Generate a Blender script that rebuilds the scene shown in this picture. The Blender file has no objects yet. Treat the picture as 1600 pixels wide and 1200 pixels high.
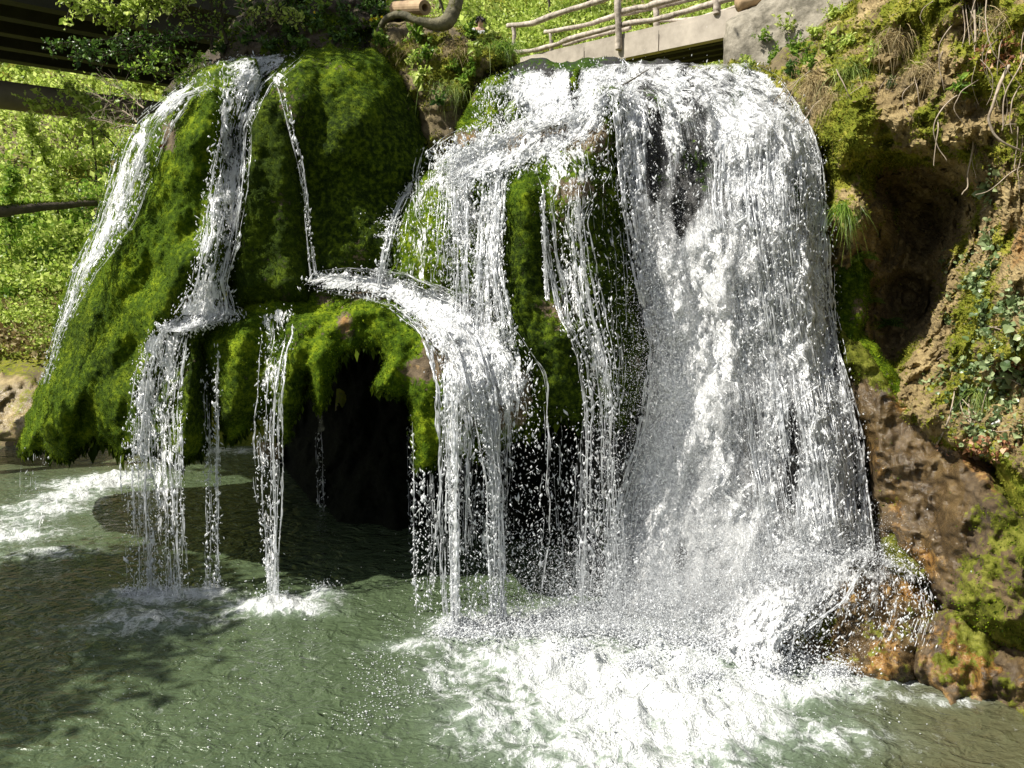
import bpy, math, random
import numpy as np

random.seed(7)
RNG = np.random.default_rng(11)
S = bpy.context.scene
COL = S.collection
R = math.radians

# ------------------------------------------------------------------ camera, light, exposure
CAM_H, PITCH, FOC = 4.4, R(9.2), 1232.0
cd = bpy.data.cameras.new('camera')
cam = bpy.data.objects.new('camera', cd)
COL.objects.link(cam)
cam.location = (0, 0, CAM_H)
cam.rotation_euler = (math.pi / 2 - PITCH, 0, 0)
cd.sensor_width = 36.0
cd.lens = 36.0 * FOC / 1600.0
cd.clip_end = 500
S.camera = cam

SUN_DIR = np.array((-0.60, -0.20, 0.76)); SUN_DIR /= np.linalg.norm(SUN_DIR)
SUN_EL = math.asin(SUN_DIR[2]); SUN_AZ = math.atan2(SUN_DIR[0], SUN_DIR[1])
w = bpy.data.worlds.new('World'); S.world = w; w.use_nodes = True
wn = w.node_tree
sky = wn.nodes.new('ShaderNodeTexSky'); sky.sky_type = 'NISHITA'; sky.sun_disc = False
sky.sun_elevation = SUN_EL; sky.sun_rotation = SUN_AZ
bg = wn.nodes['Background']; bg.inputs[1].default_value = 0.07
hs = wn.nodes.new('ShaderNodeHueSaturation'); hs.inputs['Saturation'].default_value = 0.4
wn.links.new(sky.outputs[0], hs.inputs['Color']); wn.links.new(hs.outputs[0], bg.inputs[0])
sl = bpy.data.lights.new('sun', 'SUN'); sl.energy = 5.0; sl.angle = R(0.5); sl.color = (1.0, 0.95, 0.86)
so = bpy.data.objects.new('sun', sl); COL.objects.link(so)
from mathutils import Vector
so.rotation_euler = Vector(SUN_DIR).to_track_quat('Z', 'Y').to_euler()
so.location = (-10, 0, 20)
S.view_settings.view_transform = 'Standard'; S.view_settings.look = 'None'
S.view_settings.exposure = 0.85; S.view_settings.gamma = 1.0
S.view_settings.use_curve_mapping = False
S.render.engine = 'CYCLES'
cy = S.cycles
cy.max_bounces = 6; cy.volume_bounces = 1; cy.volume_step_rate = 4; cy.diffuse_bounces = 4; cy.glossy_bounces = 2; cy.transmission_bounces = 4
cy.transparent_max_bounces = 24; cy.caustics_reflective = False; cy.caustics_refractive = False
cy.use_denoising = True; cy.denoiser = 'OPENIMAGEDENOISE'; cy.denoising_input_passes = 'RGB_ALBEDO_NORMAL'
cy.sample_clamp_indirect = 3.0; cy.sample_clamp_direct = 12.0

# ------------------------------------------------------------------ picture <-> world
CP, SP = math.cos(PITCH), math.sin(PITCH)
def P(px, py, Y):
    px = np.asarray(px, float); py = np.asarray(py, float); Y = np.asarray(Y, float)
    dx = (px - 800) / FOC; dz = -(py - 600) / FOC
    ry = CP + SP * dz; rz = -SP + CP * dz
    t = Y / ry
    return np.stack(np.broadcast_arrays(dx * t, Y, CAM_H + rz * t), -1)
def ground_Y(py, z=0.0):
    dz = -(np.asarray(py, float) - 600) / FOC
    return (z - CAM_H) * (CP + SP * dz) / (-SP + CP * dz)

# ------------------------------------------------------------------ noise
def _h(ix, iy, iz, seed):
    n = (ix * 374761393 + iy * 668265263 + iz * 2147483647 + seed * 974634777) & 0xFFFFFFFF
    n = ((n ^ (n >> 13)) * 1274126177) & 0xFFFFFFFF
    n = ((n ^ (n >> 16)) * 2246822519) & 0xFFFFFFFF
    return ((n ^ (n >> 15)) & 0xFFFFFF) / float(0xFFFFFF) * 2 - 1
def vn(p, seed=0):
    p = np.asarray(p, float)
    i = np.floor(p).astype(np.int64); f = p - i; u = f * f * (3 - 2 * f)
    r = 0
    for a in (0, 1):
        wx = u[..., 0] if a else 1 - u[..., 0]
        for b in (0, 1):
            wy = u[..., 1] if b else 1 - u[..., 1]
            for c in (0, 1):
                wz = u[..., 2] if c else 1 - u[..., 2]
                r = r + wx * wy * wz * _h(i[..., 0] + a, i[..., 1] + b, i[..., 2] + c, seed)
    return r
def fbm(p, scale=1.0, octv=4, seed=0, gain=0.5, sc=(1, 1, 1)):
    p = np.asarray(p, float) * np.array(sc) / scale
    r = 0; a = 1.0
    for k in range(octv):
        r = r + a * vn(p + 17.3 * k, seed + k); p = p * 2.03; a *= gain
    return r
def ridged(p, scale=1.0, octv=3, seed=0):
    p = np.asarray(p, float) / scale
    r = 0; a = 1.0
    for k in range(octv):
        r = r + a * (1 - 2 * np.abs(vn(p + 9.1 * k, seed + k))); p = p * 2.1; a *= 0.5
    return r
def sstep(a, b, x):
    t = np.clip((x - a) / (b - a), 0, 1); return t * t * (3 - 2 * t)

# ------------------------------------------------------------------ objects
def tag(o, label=None, cat=None, group=None, kind=None):
    if label: o['label'] = label
    if cat: o['category'] = cat
    if group: o['group'] = group
    if kind: o['kind'] = kind
    return o
def empty(name, loc, label=None, cat=None, group=None):
    o = bpy.data.objects.new(name, None); COL.objects.link(o)
    o.location = tuple(float(c) for c in loc); o.empty_display_size = 0.1
    return tag(o, label, cat, group)
def mesh(name, V, F, mat, parent=None, attrs=None, smooth=False, F2=None):
    """V (n,3) world, F (m,k) faces; one mesh object; local to its parent's origin"""
    V = np.asarray(V, np.float32)
    org = np.array(parent.location[:] if parent else V.mean(0), np.float32)
    if parent and parent.parent: org = org + np.array(parent.parent.location[:], np.float32)
    L = V - org
    me = bpy.data.meshes.new(name)
    Fs = [np.asarray(F, np.int32)] + ([np.asarray(F2, np.int32)] if F2 is not None else [])
    me.vertices.add(len(V)); me.vertices.foreach_set('co', L.ravel())
    loops = np.concatenate([f.ravel() for f in Fs])
    tot = np.concatenate([np.full(len(f), f.shape[1], np.int32) for f in Fs])
    st = np.concatenate([[0], np.cumsum(tot)[:-1]]).astype(np.int32)
    me.loops.add(len(loops)); me.loops.foreach_set('vertex_index', loops)
    me.polygons.add(len(tot)); me.polygons.foreach_set('loop_start', st); me.polygons.foreach_set('loop_total', tot)
    me.polygons.foreach_set('use_smooth', np.full(len(tot), bool(smooth)))
    for k, a in (attrs or {}).items():
        a = np.asarray(a, np.float32)
        if a.ndim == 1:
            at = me.attributes.new(k, 'FLOAT', 'POINT'); at.data.foreach_set('value', a)
        else:
            at = me.attributes.new(k, 'FLOAT_VECTOR', 'POINT'); at.data.foreach_set('vector', a.ravel())
    me.update(calc_edges=True)
    if mat: me.materials.append(mat)
    o = bpy.data.objects.new(name, me); COL.objects.link(o)
    if parent:
        o.parent = parent
        if parent.parent is None: pass
    else: o.location = tuple(float(c) for c in org)
    return o
def parts(parent, name, V, F, mat, **k):
    return mesh(name, V, F, mat, parent, **k)

# ------------------------------------------------------------------ materials
class NT:
    def __init__(s, name):
        s.m = bpy.data.materials.new(name); s.m.use_nodes = True
        s.t = s.m.node_tree; s.t.nodes.clear()
        s.out = s.t.nodes.new('ShaderNodeOutputMaterial')
    def n(s, typ, ins=None, **props):
        nd = s.t.nodes.new('ShaderNode' + typ)
        for k, v in props.items(): setattr(nd, k, v)
        for k, v in (ins or {}).items():
            i = nd.inputs[k]
            if isinstance(v, bpy.types.NodeSocket): s.t.links.new(v, i)
            else: i.default_value = v
        return nd
    def attr(s, name): return s.n('Attribute', attribute_name=name)
    def math(s, op, a, b=0.0, clamp=False):
        nd = s.n('Math', {0: a, 1: b}, operation=op); nd.use_clamp = clamp; return nd.outputs[0]
    def noise(s, vec, scale, detail=4, rough=0.55, dist=0.0):
        ins = {'Scale': scale, 'Detail': detail, 'Roughness': rough, 'Distortion': dist}
        if vec is not None: ins['Vector'] = vec
        return s.n('TexNoise', ins).outputs[0]
    def ramp(s, fac, stops, interp='LINEAR'):
        nd = s.n('ValToRGB', {0: fac}); cr = nd.color_ramp; cr.interpolation = interp
        while len(cr.elements) > 1: cr.elements.remove(cr.elements[0])
        cr.elements[0].position = stops[0][0]; cr.elements[0].color = col(stops[0][1])
        for p, c in stops[1:]:
            e = cr.elements.new(p); e.color = col(c)
        return nd.outputs[0]
    def mix(s, f, a, b):
        nd = s.n('MixRGB', {0: f, 1: a if isinstance(a, bpy.types.NodeSocket) else col(a), 2: b if isinstance(b, bpy.types.NodeSocket) else col(b)})
        return nd.outputs[0]
    def bump(s, h, strength=0.5, dist=0.02, normal=None):
        ins = {'Strength': strength, 'Distance': dist, 'Height': h}
        if normal is not None: ins['Normal'] = normal
        return s.n('Bump', ins).outputs[0]
    def end(s, sh): s.t.links.new(sh, s.out.inputs[0]); return s.m
def col(c):
    if isinstance(c, (int, float)): return (c, c, c, 1)
    return tuple(c) + ((1,) if len(c) == 3 else ())

MOSS_SHADED = ((0.007, 0.015, 0.002), (0.024, 0.042, 0.003), (0.075, 0.11, 0.006))  # moss colours darkened to paint shade on the dark faces
def rock_material(name, base, moss, wet_rough=0.25):
    """bare rock colours x moss colours, mixed by the mesh's own 'moss', 'wet', 'warm' patches"""
    t = NT(name)
    co = t.n('NewGeometry').outputs['Position']
    mo = t.attr('moss').outputs['Fac']; we = t.attr('wet').outputs['Fac']; wa = t.attr('warm').outputs['Fac']
    n1 = t.noise(co, 2.3, 6, 0.6); n2 = t.noise(co, 14, 5, 0.65); n3 = t.noise(co, 60, 3, 0.6)
    rb = t.ramp(n1, [(0.3, base[0]), (0.5, base[1]), (0.68, base[2])])
    rb = t.mix(t.math('MULTIPLY', n2, 0.7), rb, t.ramp(n2, [(0.35, base[0]), (0.65, base[2])]))
    wa = t.ramp(t.math('ADD', wa, t.math('MULTIPLY', t.math('SUBTRACT', t.noise(co, 7, 6, 0.7), 0.5), 1.8)), [(0.4, 0.0), (0.75, 0.9)])
    rb = t.mix(wa, rb, t.ramp(n2, [(0.35, (0.10, 0.045, 0.012)), (0.5, (0.26, 0.13, 0.03)), (0.66, (0.34, 0.22, 0.08))]))
    mb = t.ramp(t.math('ADD', t.math('MULTIPLY', n1, 0.5), t.math('MULTIPLY', n2, 0.5)),
                [(0.36, moss[0]), (0.5, moss[1]), (0.62, moss[2])])
    mb = t.mix(t.attr('painted_shade').outputs['Fac'], mb, t.ramp(n2, [(0.36, MOSS_SHADED[0]), (0.5, MOSS_SHADED[1]), (0.62, MOSS_SHADED[2])]))  # shade painted in: moss goes darker by mesh attribute
    edge = t.math('ADD', mo, t.math('MULTIPLY', t.math('SUBTRACT', n2, 0.5), 1.6))
    mf = t.ramp(edge, [(0.42, 0.0), (0.58, 1.0)])
    c = t.mix(mf, rb, mb)
    c = t.mix(t.math('MULTIPLY', t.math('SUBTRACT', 1.0, n3, True), 0.35), c, t.mix(0.6, c, (0, 0, 0)))
    ro = t.n('MapRange', {0: t.math('ADD', we, t.math('MULTIPLY', t.math('SUBTRACT', n2, 0.5), 0.8)), 1: 0.3, 2: 0.8, 3: 0.92, 4: wet_rough}).outputs[0]
    h = t.math('ADD', t.math('MULTIPLY', n2, 0.6), t.math('MULTIPLY', n3, 0.5))
    b = t.bump(h, 0.9, 0.03)
    p = t.n('BsdfPrincipled', {'Base Color': c, 'Roughness': ro, 'Normal': b, 'Specular IOR Level': t.math('SUBTRACT', 0.5, t.math('MULTIPLY', mf, 0.42), True)})
    return t.end(p.outputs[0])

MOSS_G = ((0.010, 0.026, 0.0015), (0.056, 0.100, 0.004), (0.185, 0.245, 0.010))
MOSS_Y = ((0.06, 0.08, 0.008), (0.15, 0.17, 0.018), (0.27, 0.25, 0.04))
MOSS_D = ((0.012, 0.028, 0.004), (0.03, 0.065, 0.007), (0.07, 0.12, 0.012))
M_moss = rock_material('moss_rock', ((0.05, 0.035, 0.018), (0.12, 0.085, 0.045), (0.2, 0.15, 0.09)), MOSS_G)
M_moss_dim = rock_material('shaded_dark_moss_rock', ((0.02, 0.014, 0.008), (0.05, 0.035, 0.02), (0.09, 0.07, 0.04)), MOSS_SHADED)  # darker copy of the moss rock: painted shade on the nose; also dark bank
M_tufa = rock_material('tufa_rock', ((0.05, 0.032, 0.012), (0.19, 0.135, 0.05), (0.44, 0.34, 0.16)), MOSS_Y)
MOSS_O = ((0.03, 0.034, 0.006), (0.10, 0.11, 0.014), (0.20, 0.20, 0.04))
M_wetrock = rock_material('wet_rock', ((0.022, 0.014, 0.007), (0.075, 0.048, 0.020), (0.17, 0.115, 0.05)), MOSS_O, 0.16)
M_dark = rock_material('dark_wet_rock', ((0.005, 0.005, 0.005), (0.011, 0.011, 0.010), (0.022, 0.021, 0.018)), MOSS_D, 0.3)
M_earth = rock_material('bank_earth', ((0.05, 0.035, 0.02), (0.13, 0.10, 0.045), (0.24, 0.19, 0.09)), MOSS_Y)

def leaf_material(name, c0, c1, c2, trans=0.5, rough=0.5, scale=1.2):
    spec = 0.05 if 'moss' in name else 0.4
    t = NT(name)
    r = t.attr('rnd').outputs['Fac']
    co = t.n('NewGeometry').outputs['Position']
    n = t.noise(co, scale, 3)
    f = t.math('ADD', t.math('MULTIPLY', r, 0.6), t.math('MULTIPLY', n, 0.45))
    c = t.ramp(f, [(0.2, c0), (0.5, c1), (0.8, c2)])
    c = t.mix(t.math('MULTIPLY', t.attr('painted_shade').outputs['Fac'], 0.75), c, (0.010, 0.022, 0.003))  # fronds darken too where shade is painted
    p = t.n('BsdfPrincipled', {'Base Color': c, 'Roughness': rough, 'Specular IOR Level': spec})
    tr = t.n('BsdfTranslucent', {0: c})
    m = t.n('MixShader', {0: trans, 1: p.outputs[0], 2: tr.outputs[0]})
    return t.end(m.outputs[0])
M_tuft = leaf_material('moss_fronds', MOSS_G[0], MOSS_G[1], MOSS_G[2], 0.35, 0.7)
M_tuft_shaded = leaf_material('shaded_moss_fronds', MOSS_SHADED[0], MOSS_SHADED[1], MOSS_SHADED[2], 0.3, 0.7)  # frond colours with shade painted in; also the dark hanging fringe
M_tuft_y = leaf_material('dry_moss_fronds', MOSS_Y[0], MOSS_Y[1], MOSS_Y[2], 0.3, 0.7)
M_leaf_bg = leaf_material('spring_leaves', (0.16, 0.24, 0.03), (0.42, 0.54, 0.09), (0.66, 0.74, 0.24), 0.5, 0.45, 0.25)
M_leaf = leaf_material('fresh_leaves', (0.06, 0.13, 0.015), (0.18, 0.32, 0.035), (0.38, 0.50, 0.09), 0.5, 0.4)
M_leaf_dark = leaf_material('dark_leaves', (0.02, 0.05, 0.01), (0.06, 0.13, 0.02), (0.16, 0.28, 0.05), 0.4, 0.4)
M_ivy = leaf_material('ivy_leaves', (0.05, 0.09, 0.03), (0.16, 0.23, 0.09), (0.34, 0.40, 0.2), 0.3, 0.35)
M_grass = leaf_material('grass_blades', (0.08, 0.14, 0.02), (0.2, 0.3, 0.05), (0.38, 0.42, 0.12), 0.45, 0.5)
M_straw = leaf_material('dry_grass', (0.16, 0.11, 0.04), (0.3, 0.23, 0.1), (0.45, 0.38, 0.2), 0.3, 0.6)
M_dead = leaf_material('dead_leaves', (0.12, 0.04, 0.015), (0.32, 0.14, 0.06), (0.55, 0.36, 0.22), 0.25, 0.6, 8)
M_yellow = leaf_material('yellow_petals', (0.7, 0.45, 0.01), (0.8, 0.6, 0.02), (0.85, 0.7, 0.03), 0.4, 0.5)

def simple_noise_material(name, c0, c1, scale, rough, stretch=(1, 1, 1), bump=0.5, dist=0.01):
    t = NT(name)
    tc = t.n('TexCoord').outputs['Object']
    mp = t.n('Mapping', {'Vector': tc, 'Scale': stretch}).outputs[0]
    n = t.noise(mp, scale, 6, 0.65); n2 = t.noise(tc, scale * 0.2, 3)
    c = t.ramp(t.math('ADD', t.math('MULTIPLY', n, 0.6), t.math('MULTIPLY', n2, 0.4)), [(0.35, c0), (0.65, c1)])
    p = t.n('BsdfPrincipled', {'Base Color': c, 'Roughness': rough, 'Normal': t.bump(n, bump, dist)})
    return t.end(p.outputs[0])
M_log = simple_noise_material('weathered_pole_wood', (0.11, 0.09, 0.065), (0.56, 0.49, 0.41), 14, 0.8)
M_bark = simple_noise_material('tree_bark', (0.03, 0.03, 0.016), (0.19, 0.17, 0.10), 10, 0.9, bump=0.9, dist=0.03)
M_twig = simple_noise_material('pale_twigs', (0.16, 0.12, 0.08), (0.42, 0.35, 0.27), 12, 0.8)
M_darktwig = simple_noise_material('dark_twigs', (0.03, 0.025, 0.015), (0.09, 0.07, 0.045), 12, 0.9)
M_conc = simple_noise_material('old_concrete', (0.24, 0.21, 0.17), (0.46, 0.41, 0.34), 3.0, 0.9)
M_conc_dark = simple_noise_material('dark_concrete', (0.02, 0.019, 0.016), (0.045, 0.043, 0.036), 2.2, 0.9)  # mottled near-black concrete for girders and the road bridge
M_endwood = simple_noise_material('cut_log_wood', (0.2, 0.13, 0.07), (0.42, 0.3, 0.17), 8, 0.8)
M_pipe = simple_noise_material('brown_pipe_paint', (0.10, 0.085, 0.06), (0.17, 0.145, 0.10), 3, 0.7, bump=0.2)
M_white = simple_noise_material('white_paper', (0.75, 0.75, 0.74), (0.85, 0.85, 0.83), 20, 0.6)
M_skin = simple_noise_material('skin', (0.45, 0.28, 0.2), (0.55, 0.36, 0.26), 10, 0.6, bump=0.05)
M_hair = simple_noise_material('dark_hair', (0.02, 0.014, 0.01), (0.05, 0.035, 0.025), 60, 0.6)
M_shirt = simple_noise_material('pale_grey_shirt', (0.5, 0.5, 0.52), (0.62, 0.62, 0.64), 12, 0.8, bump=0.2)

def falling_water(name='falling_water'):
    t = NT(name)
    fl = t.attr('flow').outputs['Vector']; de = t.attr('dens').outputs['Fac']; ve = t.attr('veil').outputs['Fac']
    mp = t.n('Mapping', {'Vector': fl, 'Scale': (1.0, 0.3, 1.0)}).outputs[0]
    warp = t.n('TexNoise', {'Vector': mp, 'Scale': 5.0, 'Detail': 2.0}).outputs['Color']
    wv = t.n('VectorMath', {0: warp, 1: (0.10, 0.10, 0.10)}, operation='MULTIPLY').outputs[0]
    v2 = t.n('VectorMath', {0: mp, 1: wv}, operation='ADD').outputs[0]
    a = t.noise(v2, 26, 4, 0.62, 0.1)
    rid = t.math('ABSOLUTE', t.math('SUBTRACT', t.noise(v2, 17, 3, 0.6, 0.4), 0.5))
    rid = t.math('SUBTRACT', 1.0, t.math('MULTIPLY', rid, 6.0), True)
    big = t.noise(mp, 4.0, 3, 0.5)
    x = t.math('ADD', t.math('MULTIPLY', a, 0.62), t.math('MULTIPLY', rid, 0.34))
    x = t.math('ADD', x, t.math('MULTIPLY', t.math('SUBTRACT', big, 0.5), 0.8))
    x = t.math('ADD', x, t.math('MULTIPLY', t.math('SUBTRACT', de, 0.5), 0.85))
    al = t.n('MapRange', {0: x, 1: 0.50, 2: 0.68, 3: 0.0, 4: 1.0}, interpolation_type='SMOOTHSTEP').outputs[0]
    al = t.math('MULTIPLY', al, t.math('MULTIPLY', de, 4.0, True))
    mv = t.n('Mapping', {'Vector': fl, 'Scale': (1.0, 0.14, 1.0)}).outputs[0]
    av = t.noise(mv, 30, 4, 0.6)
    al = t.math('MAXIMUM', al, t.math('MULTIPLY', ve, t.math('ADD', 0.25, t.math('MULTIPLY', av, 1.0)), True))
    rn = t.n('TexNoise', {'Vector': v2, 'Scale': 52.0, 'Detail': 3.0, 'Roughness': 0.7}).outputs['Color']
    rn = t.n('VectorMath', {0: rn, 1: (0.5, 0.5, 0.42)}, operation='SUBTRACT').outputs[0]
    rn = t.n('VectorMath', {0: rn, 1: (3.6, 3.0, 3.6)}, operation='MULTIPLY').outputs[0]
    gn = t.n('VectorMath', {0: t.n('NewGeometry').outputs['Normal'], 1: (0.6, 0.6, 0.6)}, operation='MULTIPLY').outputs[0]
    b = t.n('VectorMath', {0: t.n('VectorMath', {0: rn, 1: gn}, operation='ADD').outputs[0]}, operation='NORMALIZE').outputs[0]
    d = t.n('BsdfDiffuse', {0: (0.90, 0.915, 0.92, 1), 'Normal': b}).outputs[0]
    tr = t.n('BsdfTranslucent', {0: (0.90, 0.915, 0.92, 1), 'Normal': b}).outputs[0]
    g = t.n('BsdfGlossy', {0: (0.9, 0.9, 0.9, 1), 'Roughness': 0.25, 'Normal': b}).outputs[0]
    m = t.n('MixShader', {0: 0.45, 1: d, 2: tr}).outputs[0]
    m = t.n('MixShader', {0: 0.12, 1: m, 2: g}).outputs[0]
    cl = t.n('BsdfTransparent').outputs[0]
    return t.end(t.n('MixShader', {0: al, 1: cl, 2: m}).outputs[0])
M_fall = falling_water()
def drop_material():
    t = NT('water_drops')
    d = t.n('BsdfDiffuse', {0: (0.93, 0.95, 0.97, 1)}).outputs[0]
    tr = t.n('BsdfTranslucent', {0: (0.93, 0.95, 0.97, 1)}).outputs[0]
    g = t.n('BsdfGlossy', {0: (0.95, 0.95, 0.95, 1), 'Roughness': 0.15}).outputs[0]
    m = t.n('MixShader', {0: 0.5, 1: d, 2: tr}).outputs[0]
    return t.end(t.n('MixShader', {0: 0.2, 1: m, 2: g}).outputs[0])
M_drop = drop_material()

def pool_material():
    t = NT('pool_water')
    co = t.n('NewGeometry').outputs['Position']
    fo = t.attr('foam').outputs['Fac']; mu = t.attr('murk').outputs['Fac']
    warp = t.n('TexNoise', {'Vector': co, 'Scale': 2.2, 'Detail': 3.0}).outputs['Color']
    wv = t.n('VectorMath', {0: warp, 1: (0.5, 0.5, 0.5)}, operation='MULTIPLY').outputs[0]
    v2 = t.n('VectorMath', {0: co, 1: wv}, operation='ADD').outputs[0]
    a = t.noise(v2, 5.5, 7, 0.62, 0.2)
    rid = t.math('ABSOLUTE', t.math('SUBTRACT', t.noise(v2, 3.6, 4, 0.6, 0.3), 0.5))
    rid = t.math('SUBTRACT', 1.0, t.math('MULTIPLY', rid, 9.0), True)
    fine = t.noise(co, 45, 3, 0.7)
    x = t.math('ADD', t.math('MULTIPLY', a, 0.8), t.math('MULTIPLY', rid, 0.22))
    x = t.math('ADD', x, t.math('MULTIPLY', t.math('SUBTRACT', fine, 0.5), 0.35))
    x = t.math('ADD', x, t.math('MULTIPLY', fo, 0.62))
    al = t.n('MapRange', {0: x, 1: 0.66, 2: 1.0, 3: 0.0, 4: 1.0}, interpolation_type='SMOOTHSTEP').outputs[0]
    # waves
    mp = t.n('Mapping', {'Vector': co, 'Scale': (1, 1.5, 1)}).outputs[0]
    w1 = t.noise(mp, 2.6, 3, 0.5, 1.2); w2 = t.noise(mp, 8, 2, 0.5, 0.8); w3 = t.noise(co, 34, 2, 0.6)
    h = t.math('ADD', t.math('MULTIPLY', w1, 0.8), t.math('ADD', t.math('MULTIPLY', w2, 0.30), t.math('MULTIPLY', w3, 0.045)))
    b = t.bump(h, 1.0, 0.13)
    wc = t.mix(mu, (0.052, 0.074, 0.038), (0.08, 0.066, 0.034))
    wc = t.mix(t.math('MULTIPLY', w1, 0.4), wc, (0.08, 0.11, 0.058))
    wc = t.mix(t.math('MULTIPLY', t.math('POWER', fo, 1.3), t.math('ADD', 0.35, t.math('MULTIPLY', a, 0.6)), True), wc, (0.36, 0.43, 0.37))
    wat = t.n('BsdfPrincipled', {'Base Color': wc, 'Roughness': 0.09, 'IOR': 1.33, 'Normal': b}).outputs[0]
    fb = t.bump(x, 1.0, 0.14)
    foam = t.n('BsdfPrincipled', {'Base Color': (0.76, 0.79, 0.78, 1), 'Roughness': 0.6, 'Normal': fb}).outputs[0]
    return t.end(t.n('MixShader', {0: al, 1: wat, 2: foam}).outputs[0])
M_pool = pool_material()

# ------------------------------------------------------------------ rock formations
GX0, GY0, GST = -300, -300, 3.0
GW, GH = 800, 560
DEPTH = np.full((GH, GW), 60.0)            # nearest rock surface seen from the viewpoint side, used to lay water and plants on rock
TOPROCK = np.full((GH, GW), -1, int)
def grid_sample(A, px, py):
    gx = np.clip((np.asarray(px, float) - GX0) / GST, 0, GW - 1.001); gy = np.clip((np.asarray(py, float) - GY0) / GST, 0, GH - 1.001)
    ix = gx.astype(int); iy = gy.astype(int); fx = gx - ix; fy = gy - iy
    return (A[iy, ix] * (1 - fx) * (1 - fy) + A[iy, ix + 1] * fx * (1 - fy) + A[iy + 1, ix] * (1 - fx) * fy + A[iy + 1, ix + 1] * fx * fy)
def surf(px, py):
    return P(px, py, grid_sample(DEPTH, px, py))
def surf_n(px, py):
    a = surf(np.asarray(px) + 4, py) - surf(np.asarray(px) - 4, py); b = surf(px, np.asarray(py) - 4) - surf(px, np.asarray(py) + 4)
    n = np.cross(a, b); n /= np.linalg.norm(n, axis=-1, keepdims=True) + 1e-9
    return n
def poly_sdf(x, y, poly):
    p = np.asarray(poly, float); q = np.roll(p, -1, 0)
    d2 = np.full(x.shape, 1e18); inside = np.zeros(x.shape, bool); nx = np.zeros(x.shape); ny = np.zeros(x.shape)
    for (ax, ay), (bx, by) in zip(p, q):
        ex, ey = bx - ax, by - ay
        t = np.clip(((x - ax) * ex + (y - ay) * ey) / (ex * ex + ey * ey + 1e-9), 0, 1)
        cx, cy_ = ax + t * ex, ay + t * ey
        dd = (x - cx) ** 2 + (y - cy_) ** 2
        m = dd < d2
        d2 = np.where(m, dd, d2); nx = np.where(m, cx, nx); ny = np.where(m, cy_, ny)
        c = ((ay > y) != (by > y)) & (x < (bx - ax) * (y - ay) / (by - ay + 1e-12) + ax)
        inside ^= c
    d = np.sqrt(d2)
    return np.where(inside, d, -d), nx, ny
def rbf(ctrl):
    c = np.asarray(ctrl, float); X = c[:, :2] / 300.0; n = len(c)
    D = np.linalg.norm(X[:, None] - X[None], axis=-1)
    A = np.zeros((n + 3, n + 3)); A[:n, :n] = D - 0.02 * np.eye(n); A[:n, n] = 1; A[:n, n + 1:] = X; A[n, :n] = 1; A[n + 1:, :n] = X.T
    s = np.linalg.lstsq(A, np.concatenate([c[:, 2], [0, 0, 0]]), rcond=None)[0]
    def f(px, py):
        x = np.asarray(px) / 300.0; y = np.asarray(py) / 300.0
        r = s[n] + s[n + 1] * x + s[n + 2] * y
        for k in range(n): r = r + s[k] * np.sqrt((x - X[k, 0]) ** 2 + (y - X[k, 1]) ** 2 + 0.002)
        return r
    return f
def seg_dist(x, y, pts):
    d2 = np.full(x.shape, 1e18)
    for (ax, ay), (bx, by) in zip(pts[:-1], pts[1:]):
        ex, ey = bx - ax, by - ay
        t = np.clip(((x - ax) * ex + (y - ay) * ey) / (ex * ex + ey * ey + 1e-9), 0, 1)
        d2 = np.minimum(d2, (x - ax - t * ex) ** 2 + (y - ay - t * ey) ** 2)
    return np.sqrt(d2)
def blob(x, y, cx, cy_, rx, ry):
    return np.exp(-(((x - cx) / rx) ** 2 + ((y - cy_) / ry) ** 2))

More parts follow.
